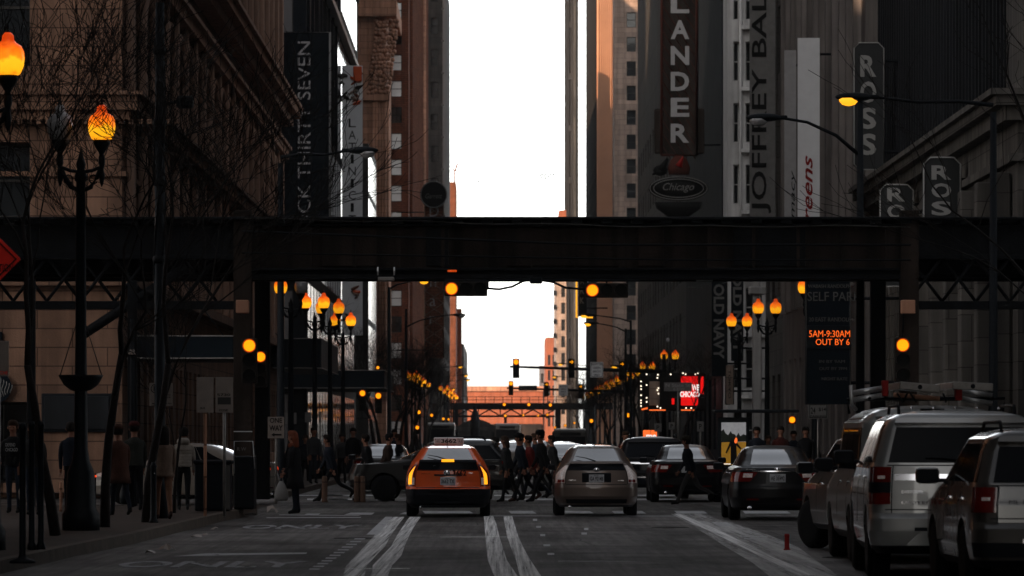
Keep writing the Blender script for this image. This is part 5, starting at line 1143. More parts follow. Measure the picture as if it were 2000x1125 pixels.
flat_sign('white four line sign on the nearer mast arm between the green arrows', 1153, 1178, 707, 737, 264.6, [('RIGHT ON', 1165.5, 711.5, 21, 4.4, 0), ('GREEN', 1165.5, 718.5, 15, 4.4, 0), ('ARROW', 1165.5, 725.5, 16, 4.4, 0), ('ONLY', 1165.5, 732.5, 12, 4.4, 0)], board=M['whiteboard'], posts=False, border=True)
flat_sign('smaller four line sign on the farther mast arm', 1091, 1109, 751, 773, 359.6, [('RIGHT ON', 1100, 755, 14, 3, 0), ('GREEN', 1100, 760, 10, 3, 0), ('ARROW', 1100, 765, 10, 3, 0), ('ONLY', 1100, 770, 8, 3, 0)], board=M['whiteboard'], posts=False)
flat_sign('dark street name plate on the farther mast arm beside the first signal', 1013, 1049, 753, 763, 359.6, [('N Dearborn St', 1031, 758, 30, 5, 0)], board=M['signdark'], ink=M['letterdim'], posts=False)
flat_sign('street name sign in front of the red theatre front', 1297, 1351, 747, 764, 226, [('N State St', 1324, 752.5, 48, 7, 0), ('0 E/W', 1326, 760, 22, 5, 0)], board=M['letterdim'], ink=M['lettergrey'], posts=True, border=False)
flat_sign('pale notice sign with small figures beside the parking tower', 1579, 1617, 786, 818, 128, [('RATES', 1597, 790, 28, 3, 0), ('$14', 1606, 800, 14, 8, 0), ('24', 1588, 802, 9, 12, 0), ('PARKING', 1598, 813, 30, 4, 0)], board=M['letterdim'], border=True)
for px, py, w_, h_, d, lab in ((1435, 745, 0, 0, 0, ''), (1285, 835, 14, 16, 150, 'small pale sign over the black cars, left'), (1312, 832, 12, 14, 160, 'small pale sign over the black cars, middle'), (1368, 833, 13, 20, 150, 'small pale sign over the black cars, right'), (1018, 862, 0, 0, 0, ''), (567, 817, 24, 22, 190, 'pale poster in the shop window behind the woman with red hair'), (602, 815, 13, 20, 190, 'narrow pale poster right of the larger one in the shop window'), (625, 815, 5, 22, 190, 'slim pale strip in the shop window, left of two'), (643, 815, 5, 22, 190, 'slim pale strip in the shop window, right of two')):
    if w_: flat_sign(lab, px - w_ / 2, px + w_ / 2, py - h_ / 2, py + h_ / 2, d, [('P', px, py, w_ * .4, h_ * .5, 0)] if w_ > 10 and px > 1000 else (), board=M['letterdim'])

def blade(label, px0, px1, py0, py1, d, board, texts, ink, frame=None, name='blade_sign', th=.25, fw=.08, side_x=None, clip=False):
    x0, x1, z1, z0 = wx(px0, d), wx(px1, d), wz(py0, d), wz(py1, d)
    root = thing(name, label, 'sign', ((x0 + x1) / 2, d, z0))
    c = min(.35, (x1 - x0) * .18)
    if clip: pts = [(x0 + c, z0), (x1 - c, z0), (x1, z0 + c), (x1, z1 - c), (x1 - c, z1), (x0 + c, z1), (x0, z1 - c), (x0, z0 + c)]
    else: pts = [(x0, z0), (x1, z0), (x1, z1), (x0, z1)]
    part(root, 'sign_box', lambda m: m.poly(pts, d, d + th, board))
    if frame: part(root, 'frame', lambda m: m.tube([(p[0] * .97 + (x0 + x1) * .015, d - .02, p[1] * .995 + (z0 + z1) * .0025) for p in pts + [pts[0]]], fw / 2, frame, 5))
    def tx(m):
        for t, cx, cy, tw, th_, r, *bo in texts: m.text(t, wx(cx, d), d - .002, wz(cy, d), tw * d / F, th_ * d / F, ink, th=.03, rot=r, bold=bo[0] if bo else .0, shear=bo[1] if len(bo) > 1 else 0)
    if texts: part(root, 'lettering', tx)
    sgx = x1 if x1 < 0 or px1 < 973 else x1
    for z in (z0 + .6, z1 - .6): part(root, 'bracket', lambda m, z=z: m.tube([((x0 if px1 < 973 else x1), d + .12, z), ((x0 - 2 if px1 < 973 else x1 + 1.5), d + .12, z)], .05, M['black'], 6))
    return root
blade('huge black vertical sign with thin pale letters at the glass corner', 545, 646, 62, 523, 240, M['signdark'], [('BLOCK THIRTY SEVEN', 594, 287, 25, 412, 1, 0)], M['lettergrey'], M['letterdim'], fw=.12, th=.5)
b_ = blade('tall white sign with painted mask and letters stacked down it', 668, 708, 128, 655, 300, M['whiteboard'], [(c, 688, 240 + i * 23.6, 6 if c == 'I' else 14, 17, 0, 0) for i, c in enumerate('LATINICITY')], M['signink'], fw=.06)
def swirl(m):
    r2 = random.Random(5); cols = [M['brickred'], M['taxi'], M['beige'], M['greyst'], M['rust']]
    for k in range(14):
        px, py = r2.uniform(671, 703), r2.uniform(134, 200) if k < 10 else r2.uniform(562, 620)
        m.tube([(wx(px + 8 * math.sin(j * .7 + k), 300), 299.95, wz(py + 3.2 * j * math.cos(k), 300)) for j in range(6)], [.05, .12, .14, .12, .09, .03], cols[k % 5], 6)
    m.bbox(wx(690, 300), wx(707, 300), 299.8, 299.99, wz(160, 300), wz(130, 300), M['taxi'], .05)
part(b_, 'painted_ornament', swirl)
# theatre signs
b_ = blade('dark red theatre blade with big white letters reading downwards', 1291, 1362, -150, 304, 252, M['rust'], [(c, 1328, -94 + i * 50.6, 36, 37, 0, .03) for i, c in enumerate('OTLANDER' if 0 else 'ERLANDER')], M['lettergrey'], M['lattice'], fw=.16, th=.4)
part(b_, 'lower_box', lambda m: (m.bbox(wx(1278, 252), wx(1376, 252), 252.06, 252.5, wz(300, 252), wz(212, 252), M['rust'], .1)))
part(b_, 'lattice', lambda m: [m.tube([(wx(1294 + 16 * k, 252), 251.99, wz(y, 252)), (wx(1310 + 16 * k, 252), 251.99, wz(y + 25, 252))], .022, M['lattice'], 4) for k in range(4) for y in range(-140, 290, 25)])
ov = thing('oval_sign', 'dark oval sign with double pale rim and script word under the theatre blade', 'sign', at(1325, 368, 251))
part(ov, 'sign_board', lambda m: m.lathe([(.05, -.12), (1, -.10), (1, .1), (.05, .12)], (0, 0, 0), M['signink'], 40, T=Matrix.Translation(at(1325, 368, 251)) @ Matrix.Rotation(R(90), 4, 'X') @ Matrix.Diagonal((1.62, .68, 1, 1))))
part(ov, 'rim', lambda m: [m.tube([(wx(1325, 251) + a * math.cos(t * math.pi / 18), 250.84, wz(368, 251) + b * math.sin(t * math.pi / 18)) for t in range(37)], .03, M['letterdim'], 5) for a, b in ((1.56, .62), (1.36, .5))])
part(ov, 'lettering', lambda m: m.text('Chicago', wx(1325, 251), 250.86, wz(367, 251), 1.7, .52, M['letterdim'], th=.03, shear=.35))
part(ov, 'bird_sculpture', lambda m: (m.ball(at(1290, 333, 251), .42, .2, .30, M['signink'], 10, 6), m.tube([at(1290, 333, 251), at(1304, 310, 251)], [.25, .08], M['signink'], 8), m.tube([at(1290, 333, 251), at(1274, 341, 251)], [.2, .04], M['signink'], 8)))
part(ov, 'flame_ornament', lambda m: (m.lathe([(.55, -.45), (.62, -.1), (.45, .35), (.2, .6)], at(1326, 325, 251), M['lattice'], 12, sy=.3), m.tube([at(1326, 325, 250.8), at(1334, 306, 250.8)], [.2, .03], M['scriptred'], 8)))
part(ov, 'lower_bowl', lambda m: m.lathe([(.15, -1.1), (1.2, -.35), (1.3, 0)], at(1325, 395, 251), M['signink'], 16, sy=.3))
b_ = blade('long pale banner with dark ballet company name reading upwards', 1464, 1514, -60, 520, 207, M['letterdim'], [('JOFFREY BALLET', 1487, 144, 38, 546, 1, .012)], M['signink'], None, th=.05)
blade('narrow plain grey banner strip right of the ballet name', 1516, 1532, -60, 520, 207.5, M['stonegrey'], [], M['signink'], None, th=.05)
blade('pale banner with a red script pharmacy name at its foot', 1558, 1601, 74, 520, 172, M['whiteboard'], [('Walgreens', 1580, 424, 27, 240, 1, .012, .35)], M['scriptred'], None, th=.06)
blade('pale banner with dark script lettering left of the red one', 1532, 1555, 98, 520, 187, M['lettergrey'], [('Pharmacy', 1549, 420, 12, 175, 1, .0, .3)], M['signink'], None, th=.05)
def rsig(label, x0, x1, y0, y1, d, st, pitch, lh, total):
    b = blade(label, x0, x1, y0, y1, d, M['board2'], [], M['lettermid'], M['lettermid'], clip=True, fw=.045)
    cx = (x0 + x1) / 2
    def tx(m):
        for i, c in enumerate('ROSS'[:total]): m.text(c, wx(cx - (x1 - x0) * .02, d), d - .002, wz(y0 + st + i * pitch, d), (x1 - x0) * .52 * d / F, lh * d / F, M['lettermid'], th=.03, bold=.03)
    part(b, 'lettering', tx)
rsig('largest dark rounded sign with stacked pale letters behind the lit street lamp', 1667, 1727, 83, 332, 150, 46, 51, 42, 4)
rsig('lower dark rounded sign with stacked letters just above the railway, left one', 1718, 1785, 360, 560, 139.5, 20, 33, 27, 4)
rsig('lower dark rounded sign with stacked letters just above the railway, right one', 1803, 1877, 307, 520, 125, 30, 35, 28, 4)
blade('dark hanging store banner with pale letters reading down, right one', 1428, 1452, 480, 705, 214, M['signdark'], [('OLD NAVY', 1440, 612, 17, 155, 3, .04)], M['letterdim'], None, th=.1)
blade('dark hanging store banner with pale letters reading down, left one', 1390, 1421, 470, 735, 216, M['signdark'], [('OLD NAVY', 1404, 628, 21, 146, 3, .03)], M['letterdim'], None, th=.1)
blade('small cream vertical sign with thin letters by the stone column', 1417, 1433, 713, 790, 205, M['beige'], [('TOKYO', 1425, 750, 5, 56, 3)], M['signink'], M['rust'], th=.2, fw=.05)
pk = blade('tall dark parking sign board with amber running text', 1573, 1662, 540, 790, 127, M['signdark'], [('WABASH RANDOLPH', 1620, 559, 84, 7, 0), ('SELF PARK', 1629, 579, 104, 18, 0), ('20 EAST RANDOLPH', 1624, 624, 88, 8, 0), ('IN BY 9AM', 1625, 706, 50, 6, 0), ('OUT BY 7PM', 1627, 720, 54, 6, 0), ('NIGHT RATE', 1630, 740, 50, 6, 0)], M['darkletter'], M['greyst'], fw=.03)
part(pk, 'led_panel', lambda m: m.bbox(wx(1575, 127), wx(1660, 127), 126.95, 126.99, wz(682, 127), wz(636, 127), M['black'], .01))
part(pk, 'running_text', lambda m: (m.text('5AM-9:30AM', wx(1620, 127), 126.94, wz(652, 127), 80 * 127 / F, 13 * 127 / F, M['led'], th=.005), m.text('OUT BY 6', wx(1626, 127), 126.94, wz(668, 127), 66 * 127 / F, 12 * 127 / F, M['led'], th=.005)))
pkk = blade('dark vertical park sign with an amber lit edge line', 1130, 1146, 500, 618, 330, M['signdark'], [(c, 1137, 548 + i * 19 - 18, 8, 12, 0, .02) for i, c in enumerate('PARK')], M['letterdim'], None, th=.3)
part(pkk, 'neon_edge', lambda m: m.tube([at(1126, 500, 329.8), at(1126, 620, 329.8), at(1158, 620, 329.8)], .06, M['lampcore'], 6))
dm = blade('red diamond patterned vertical sign with curling letters near the brick building', 829, 867, 398, 700, 330, M['brickred'], [('D', 848, 412, 18, 22, 0), ('e', 848, 452, 12, 18, 0), ('b', 848, 480, 12, 18, 0), ('o', 848, 520, 12, 16, 0), ('n', 846, 552, 12, 16, 0), ('a', 845, 590, 12, 16, 0), ('r', 845, 625, 12, 16, 0)], M['lettergrey'], M['beige'], fw=.08)
part(dm, 'diamond_pattern', lambda m: [m.tube([at(830 + dx, y, 329.95), at(866 - dx, y + 24, 329.95)], .03, M['beige'], 4) for y in range(400, 680, 24) for dx in (0, 36)])
part(dm, 'round_top', lambda m: (m.disc(tuple(at(847, 380, 329.8)), .95, .3, M['signink'], 30), m.tube([at(847 + 25.5 * math.cos(t * math.pi / 15), 380 - 25.5 * math.sin(t * math.pi / 15), 329.5) for t in range(31)], .05, M['letterdim'], 5), m.text('Garrett', wx(847, 329), 329.45, wz(382, 329), 1.2, .35, M['letterdim'], th=.02, shear=.3)))
# theatre front with bulbs and red screen
th_ = thing('theatre_marquee', 'theatre marquee outlined in small white bulbs with a red screen', 'marquee', (wx(1310, 262), 262, wz(800, 262)))
part(th_, 'marquee_box', lambda m: m.bbox(wx(1252, 262), wx(1378, 262), 262, 266, wz(802, 262), wz(728, 262), M['signink'], .05))
part(th_, 'red_screen', lambda m: (m.bbox(wx(1330, 262), wx(1363, 262), 261.9, 261.98, wz(792, 262), wz(735, 262), M['redscreen'], .02), m.bbox(wx(1368, 262), wx(1374, 262), 261.9, 261.98, wz(770, 262), wz(735, 262), M['redscreen'], .02), m.bbox(wx(1312, 262), wx(1317, 262), 261.9, 261.98, wz(790, 262), wz(778, 262), M['redscreen'], .02)))
part(th_, 'screen_lettering', lambda m: (m.text('CHICAGO', wx(1347, 262), 261.86, wz(770, 262), 38 * 262 / F, 11 * 262 / F, M['whitescreen'], th=.01, bold=.04), m.text('WE', wx(1358, 262), 261.86, wz(757, 262), 14 * 262 / F, 12 * 262 / F, M['whitescreen'], th=.01, bold=.04)))
part(th_, 'warm_panel', lambda m: m.bbox(wx(1268, 262), wx(1288, 262), 261.9, 261.98, wz(792, 262), wz(745, 262), M['orangescreen'] if 0 else M['beige'], .02))
for i, (px, py) in enumerate([(1285, 732), (1284, 738), (1310, 731), (1334, 729), (1339, 731), (1358, 731), (1363, 729), (1284, 762), (1286, 758), (1286, 769), (1252, 754), (1252, 760), (1252, 782), (1252, 787), (1263, 752), (1263, 777), (1284, 794), (1290, 797), (1340, 797), (1350, 797), (1263, 731), (1252, 745), (1252, 772), (1252, 793), (1263, 785)]):
    part(th_, 'bulb', lambda m, px=px, py=py: m.ball(at(px, py, 261.8), .045, .045, .045, M['white_bulb'], 8, 6))
part(th_, 'lit_edge', lambda m: (m.tube([at(1253, 800, 261.8), at(1265, 797, 261.8)], .05, M['orangescreen'], 5), m.tube([at(1268, 801, 261.8), at(1300, 801, 261.8)], .035, M['orangescreen'], 5), m.tube([at(1330, 801, 261.8), at(1356, 801, 261.8)], .035, M['orangescreen'], 5)))
os_ = thing('shop_screen', 'orange red lit screen just above the black cars at right', 'screen', at(1271, 862, 165))
part(os_, 'screen', lambda m: (m.bbox(wx(1256, 165), wx(1270.5, 165), 165, 165.1, wz(866, 165), wz(840, 165), M['orangescreen'], .01), m.bbox(wx(1271.5, 165), wx(1286, 165), 165, 165.1, wz(866, 165), wz(840, 165), M['orangescreen'], .01)))
part(os_, 'lettering', lambda m: m.text('me', wx(1272, 165), 164.98, wz(853, 165), 20 * 165 / F, 8 * 165 / F, M['whitescreen'], th=.01, bold=.04))
# poster shelter
ps = thing('poster_case', 'bus shelter poster with a dark figure in a yellow field', 'poster case', (wx(1433, 136), 136, .15))
d = 136
part(ps, 'case', lambda m: (m.bbox(wx(1402, d), wx(1464, d), d + .02, d + .2, .15, wz(815, d), M['black'], .03), m.bbox(wx(1395, d), wx(1560, d), d - .3, d + 1.3, wz(806, d), wz(800, d), M['black'], .03)))
pm = {'ps': mat('poster_sky', (.22, .22, .23), .5, em=(.5, .5, .52), es=.22, var=.4, vs=3), 'pf': mat('poster_field', (.34, .18, .02), .5, em=(.42, .20, .02), es=.22, var=.3, vs=4), 'pt': mat('poster_trees', (.02, .025, .02), .5)}
part(ps, 'poster', lambda m: (m.box(wx(1409, d), wx(1457, d), d, d + .01, wz(863, d), wz(825, d), pm['ps']), m.box(wx(1409, d), wx(1457, d), d, d + .01, wz(908, d), wz(863, d), pm['pf']),
    m.poly([(wx(a, d), wz(b, d)) for a, b in ((1409, 864), (1409, 842), (1413, 838), (1417, 846), (1422, 850), (1427, 842), (1432, 850), (1438, 853), (1442, 845), (1446, 852), (1452, 848), (1457, 850), (1457, 862))], d - .006, d - .001, pm['pt'])))
part(ps, 'poster_figure', lambda m: (m.ball(at(1432, 855, d - .03), .09, .02, .12, pm['pt'], 10, 6), m.poly([(wx(a, d), wz(b, d)) for a, b in ((1426, 862), (1438, 862), (1448, 876), (1446, 878), (1438, 870), (1440, 907), (1427, 907), (1427, 871), (1419, 886), (1417, 884))], d - .018, d - .008, M['signink']), m.ball(at(1437, 860, d - .03), .05, .02, .09, M['orangescreen'], 8, 6)))
part(ps, 'white_line', lambda m: m.box(wx(1411, d), wx(1436, d), d - .012, d - .007, wz(907, d), wz(905.5, d), M['whitescreen']))
# unclear mark in the sky, built as a lattice panel on a wire
sw = thing('sky_mark', 'grey lattice shape on a thin wire for an unclear mark in the sky', 'sign', at(1067, 343, 420))
part(sw, 'lattice_panel', lambda m: [m.tube([at(1050 + k * 3.9, 350, 420), at(1052 + k * 3.9 + (k % 2), 338, 420)], .045, M['signback'], 5) for k in range(9)] + [m.tube([at(1050, y, 420), at(1085, y - 1, 420)], .04, M['signback'], 5) for y in (350, 346, 342)] + [m.tube([at(1030, 339, 420), at(1044, 338, 420)], .05, M['signback'], 5), m.ball(at(934, 354, 420), .13, .1, .08, M['signback'], 8, 5)])
part(sw, 'span_wire', lambda m: m.tube([at(885, 358, 420), at(934, 354.5, 420), at(1050, 350.6, 420), at(1112, 356, 420)], .006, M['signback'], 4))
# ------------------------------------------------------------------ people
def loft(mb, secs, m, n=12, cap=True):   # secs: (centre, rx, ry)
    vs = []; fs = []
    for c, rx, ry in secs:
        for k in range(n):
            t = 2 * math.pi * k / n; vs.append(Vector(c) + Vector((rx * math.cos(t), ry * math.sin(t), 0)))
    for i in range(len(secs) - 1):
        for k in range(n): fs.append((i * n + k, i * n + (k + 1) % n, (i + 1) * n + (k + 1) % n, (i + 1) * n + k))
    if cap: fs += [tuple(range(n))[::-1], tuple((len(secs) - 1) * n + k for k in range(n))]
    mb.add(vs, fs, m, True)
CL = {}
def cloth(name, col): return mat('cloth_' + name, tuple(x * .55 for x in col), .9, 0, .22, 7, bump=.25, bs=30)
def person(label, px, gy, facing, h=1.72, walk=0., arms=(0, 0), coat=None, trousers=None, shoes=None, hair=None, hairlen=0, hat=None, long_coat=0, hood=False, quilt=False, bag=None, z0=0., group=None, scarf=None, elbow=(10, 10), skirt=None, chestmark=False, d=None):
    """facing: heading in degrees, 0 = away from the camera, 90 = to the left, 180 = towards the camera"""
    d = d or F * (CH - z0) / (gy - CY); coat = coat or cloth('navy', (.02, .024, .032)); trousers = trousers or cloth('jeans', (.02, .025, .035)); shoes = shoes or cloth('shoe', (.012, .012, .012)); hair = hair or cloth('hair_dark', (.015, .011, .009))
    root = thing('person', label, 'person', (wx(px, d), d, z0), R(facing), group); s = h / 1.75
    V = lambda x, y, z: Vector((x * s, y * s, z * s))
    wk = R(walk)
    hip = {}; J = {}
    pel = V(0, 0, .95 - .25 * (1 - math.cos(wk)))
    lean = .03 + .05 * (walk > 0)
    neck = pel + V(0, lean + .02, .52); chest = pel + V(0, lean, .36); waist = pel + V(0, .01, .14)
    segs = []   # (a, b, material key)
    bm_v = []; bm_e = []; rad = []
    def nv(p, r): bm_v.append(p); rad.append(r * s); return len(bm_v) - 1
    i0 = nv(pel, .135); i1 = nv(waist, .125); i2 = nv(chest, .155); i3 = nv(neck, .075)
    bm_e += [(i0, i1), (i1, i2), (i2, i3)]; segs += [(pel, waist, 'c'), (waist, chest, 'c'), (chest, neck, 'c')]
    hn = neck + V(0, .01, .09); hd = neck + V(0, .03, .17); hm = neck + V(0, .025, .23); ht = neck + V(0, .012, .30)
    a, b, c, e = nv(hn, .055), nv(hd, .078), nv(hm, .098), nv(ht, .066)
    bm_e += [(i3, a), (a, b), (b, c), (c, e)]; segs += [(neck + V(0, 0, .06), ht, 's')]
    ns = nv(neck + V(0, .125, .175), .014); bm_e.append((b, ns))
    feet = []
    for sg, an in ((-1, wk), (1, -wk)):
        hp = pel + V(sg * .095, 0, -.04); bend = R(4) + max(0, -an) * 1.1 + (wk * .15)
        kn = hp + Vector((0, math.sin(an), -math.cos(an))) * .43 * s; a2 = an - bend
        ak = kn + Vector((0, math.sin(a2), -math.cos(a2))) * .41 * s
        J[sg] = ak
        feet.append((hp, kn, ak, a2))
    low = min(f[2].z for f in feet) - .075 * s
    for hp, kn, ak, a2 in feet:
        q0, q1, q2 = nv(hp, .092), nv(kn, .062), nv(ak, .042)
        pitch = max(0, -a2 - R(12)) * 1.0
        toe = ak + Vector((0, math.cos(pitch) * .17, -math.sin(pitch) * .17 - .045)) * s; heel = ak + Vector((0, -.045, -.045)) * s
        q3 = nv(toe, .034); q4 = nv(heel, .034)
        bm_e += [(i0, q0), (q0, q1), (q1, q2), (q2, q3), (q2, q4)]
        segs += [(pel + (hp - pel) * .6, kn, 't'), (kn, ak, 't'), (ak + V(0, .03, -.02), toe, 'f'), (ak, heel, 'f')]
    hands = []
    for sg, an, el in ((-1, -wk * .8 + R(arms[0]), elbow[0]), (1, wk * .8 + R(arms[1]), elbow[1])):
        sh = neck + V(sg * .19, -.01, -.07)
        eb = sh + Vector((sg * .12, math.sin(an), -math.cos(an))) * .29 * s; a2 = an + R(el)
        wr = eb + Vector((-sg * .04, math.sin(a2), -math.cos(a2))) * .25 * s
        q0, q1, q2 = nv(sh, .068), nv(eb, .050), nv(wr, .034)
        bm_e += [(i2, q0), (q0, q1), (q1, q2)]
        segs += [(chest, sh, 'c'), (sh, eb, 'c'), (eb, wr, 'c')]
        dr = (wr - eb).normalized(); side = Vector((sg, 0, 0)); pw = wr + dr * .075 * s
        q3 = nv(pw, .030); bm_e.append((q2, q3)); segs.append((wr + dr * .02, pw + dr * .02, 's')); hands.append((pw, dr, sg))
    me = bpy.data.meshes.new('body'); me.from_pydata(bm_v, bm_e, [])
    o = bpy.data.objects.new('body', me); C.objects.link(o)
    md = o.modifiers.new('skin', 'SKIN'); md.use_smooth_shade = True
    for k, v in enumerate(me.skin_vertices[0].data): v.radius = (rad[k], rad[k] * (.72 if k in (0, 1, 2) else 1)) if k not in (0, 1, 2) else (rad[k], rad[k] * .72)
    me.skin_vertices[0].data[0].use_root = True
    sb = o.modifiers.new('sub', 'SUBSURF'); sb.levels = 1; sb.render_levels = 1
    dg = bpy.context.evaluated_depsgraph_get(); dg.update()
    nm = bpy.data.meshes.new_from_object(o.evaluated_get(dg)); o.modifiers.clear(); o.data = nm
    ms = {'c': coat, 't': trousers, 'f': shoes, 's': M['skin']}; keys = list(ms)
    # five fingers on each hand, joined into the same body mesh
    bm = bmesh.new(); bm.from_mesh(nm)
    fb = MB()
    for pw, dr, sg in hands:
        up = Vector((0, 1, 0)) - dr * dr.y; up.normalize(); out = dr.cross(up) * sg
        for k, (off, ln) in enumerate(((.024, .062), (.008, .070), (-.008, .066), (-.024, .052))):
            p = pw + up * off * s; fb.tube([p, p + dr * ln * .6 * s, p + (dr * ln - out * .022 * -1) * s], [.010 * s, .009 * s, .006 * s], M['skin'], 6)
        p = pw + up * .026 * s - dr * .03 * s; fb.tube([p, p + (up * .025 + dr * .025) * s, p + (up * .03 + dr * .055) * s], [.012 * s, .010 * s, .007 * s], M['skin'], 6)
    nbody = len(bm.faces); vv = [bm.verts.new(v) for v in fb.v]
    for f in fb.f:
        try: bm.faces.new([vv[i] for i in f])
        except Exception: pass
    bm.to_mesh(nm); bm.free()
    nm.materials.clear()
    for k in keys: nm.materials.append(ms[k])
    def dist(p, a, b):
        ab = b - a; t = max(0, min(1, (p - a).dot(ab) / max(1e-9, ab.length_squared))); return (p - (a + ab * t)).length
    for i, p in enumerate(nm.polygons):
        p.use_smooth = True
        p.material_index = keys.index('s') if i >= nbody else keys.index(min((dist(p.center, a, b) * (.8 if k == 's' else 1), k) for a, b, k in segs)[1])
    for v in nm.vertices: v.co.z -= low
    nm.update(); o.parent = root
    up = -low
    Z = Vector((0, 0, up))
    # ears, eyes, mouth on the head
    hc = hm + Z
    f = MB()
    for sg in (-1, 1): f.ball(hc + V(sg * .035, .092, -.025), .012 * s, .006 * s, .007 * s, M['signink'], 6, 4)
    f.tube([hc + V(-.022, .092, -.085), hc + V(.022, .092, -.085)], .005 * s, M['tailred'], 5); f.build('facial_features', root)
    e_ = MB()
    for sg in (-1, 1): e_.ball(hc + V(sg * .098, .0, -.03), .014 * s, .02 * s, .03 * s, M['skin'], 6, 5)
    e_.build('ear', root)
    hb = MB(); loft(hb, [(hc + V(0, -.03, -.08), .085 * s, .07 * s), (hc + V(0, -.026, -.02), .108 * s, .095 * s), (hc + V(0, -.018, .04), .112 * s, .112 * s), (hc + V(0, -.005, .09), .095 * s, .105 * s), (hc + V(0, 0, .125), .05 * s, .06 * s)], hair)
    if hairlen: loft(hb, [(hc + V(0, -.075, -.10 - hairlen), .06 * s, .025 * s), (hc + V(0, -.10, -.10 - hairlen * .55), .115 * s, .05 * s), (hc + V(0, -.07, -.06), .12 * s, .07 * s), (hc + V(0, -.03, .03), .115 * s, .10 * s)], hair)
    hb.build('hair', root)
    if hat: q = MB(); loft(q, [(hc + V(0, -.01, .03), .118 * s, .12 * s), (hc + V(0, -.01, .09), .112 * s, .115 * s), (hc + V(0, -.01, .14), .06 * s, .07 * s)], hat); q.build('hat', root)
    P = lambda v: v + Z
    cb = MB(); L = long_coat
    sec = [(P(pel) + V(0, 0, -.02 - L * .9), (.20 + L * .10) * s, (.15 + L * .12 + .12 * math.sin(wk)) * s), (P(pel) + V(0, 0, -.02 - L * .45), (.19 + L * .05) * s, (.145 + L * .05) * s), (P(pel), .185 * s, .145 * s), (P(waist), .172 * s, .130 * s), (P(chest) + V(0, 0, -.08), .195 * s, .145 * s), (P(chest) + V(0, 0, .05), .205 * s, .14 * s), (P(chest) + V(0, 0, .12), .16 * s, .11 * s), (P(neck) + V(0, 0, .03), .085 * s, .085 * s)]
    if quilt:
        z0_, z1_ = sec[2][0].z, sec[5][0].z; fine = []
        for k in range(19):
            t = k / 18; zz = z0_ + (z1_ - z0_) * t; j = 2 + t * 3; a_, b_ = sec[int(min(4, j))], sec[int(min(4, j)) + 1]; u = j - int(min(4, j))
            fine.append((a_[0].lerp(b_[0], u), (a_[1] + (b_[1] - a_[1]) * u) * (1.0 if k % 3 else .93) + .012, (a_[2] + (b_[2] - a_[2]) * u) * (1.0 if k % 3 else .92) + .012))
        sec = fine + sec[6:]
    loft(cb, sec, coat, 18); cb.build('coat', root)
    if hood: q = MB(); loft(q, [(P(neck) + V(0, -.07, -.05), .11 * s, .05 * s), (P(neck) + V(0, -.09, .02), .15 * s, .09 * s), (P(neck) + V(0, -.07, .08), .13 * s, .10 * s), (P(neck) + V(0, -.03, .12), .08 * s, .07 * s)], coat); q.build('hood', root)
    if scarf: q = MB(); loft(q, [(P(neck) + V(0, .01, -.02), .11 * s, .10 * s), (P(neck) + V(0, .01, .04), .12 * s, .11 * s), (P(neck) + V(0, .01, .08), .09 * s, .085 * s)], scarf); q.build('scarf', root)
    if chestmark: q = MB(); q.text('DEFEND\nCHICAGO', 0, 0, 0, .24, .16, M['lettergrey'], th=.004, T=Matrix.Translation(P(chest) + V(0, .150, -.02)) @ Matrix.Rotation(math.pi, 4, 'Z')); q.build('shirt_print', root)
    if bag:
        kind, bm_, lab = bag; hd_, dr, sg = hands[0 if kind != 'right' else 1]; p = P(hd_) + dr * .05
        br = thing('carrier_bag' if kind != 'shoulder' else 'shoulder_bag', lab, 'bag', root.matrix_basis @ p if 0 else (Matrix.Translation(root.location) @ Matrix.Rotation(R(facing), 4, 'Z')) @ p, R(facing))
        q = MB(); loft(q, [((0, 0, -.50), .05, .12), ((0, 0, -.46), .08, .16), ((0, 0, -.30), .09, .15), ((0, 0, -.16), .05, .09), ((0, 0, -.08), .02, .04)], bm_, 12); q.build('bag_body', br)
        q = MB(); q.tube([(0, -.04, -.10), (0, -.02, .0), (0, .02, .0), (0, .04, -.10)], .008, bm_, 6); q.build('handle', br)
    return root
black = cloth('black', (.010, .010, .012)); navy = cloth('navy', (.014, .018, .028)); brown = cloth('brown', (.085, .036, .024)); tan = cloth('tan', (.20, .135, .10)); white = cloth('pale', (.36, .31, .26)); grey = cloth('grey', (.06, .06, .062)); redc = cloth('red', (.16, .02, .018)); redhair = cloth('hair_red', (.20, .055, .028)); brownhair = cloth('hair_brown', (.05, .028, .018)); tanp = cloth('tan_trousers', (.24, .12, .075)); jeans = cloth('blue_jeans', (.028, .036, .055)); dkred = cloth('dark_red', (.07, .014, .012))
SW = .15
person('man in black sweatshirt with white print standing at the left edge', 27, 1003, 172, 1.74, chestmark=True, coat=black, trousers=jeans, hair=brownhair, z0=SW, bag=('left', M['signwhite'], 'white and red carrier bag held low at the left edge'), elbow=(5, 60))
person('woman with loose hair in dark jacket and blue jeans facing the camera', 66, 1006, 178, 1.70, coat=cloth('charcoal', (.028, .027, .028)), trousers=jeans, hair=brownhair, hairlen=.14, z0=SW, elbow=(70, 70))
person('large man in black coat walking away behind the near lamp post', 140, 1000, 10, 1.72, coat=navy, trousers=black, z0=SW, walk=8)
person('person in long rust brown coat and cap walking away', 234, 1008, 25, 1.66, coat=brown, trousers=navy, long_coat=.30, hat=brown, walk=14, z0=SW, bag=('right', M['signdark'], 'dark bag carried beside the long rust brown coat'))
person('person in dark green coat just right of the rust brown coat', 264, 998, 15, 1.72, coat=cloth('olive', (.035, .036, .03)), trousers=black, hat=dkred, z0=SW, walk=6)
person('woman with long dark hair in tan coat, tan trousers and dark boots', 319, 1016, 12, 1.64, coat=tan, trousers=tanp, shoes=cloth('boot', (.035, .012, .010)), hairlen=.30, long_coat=.10, walk=13, z0=SW)
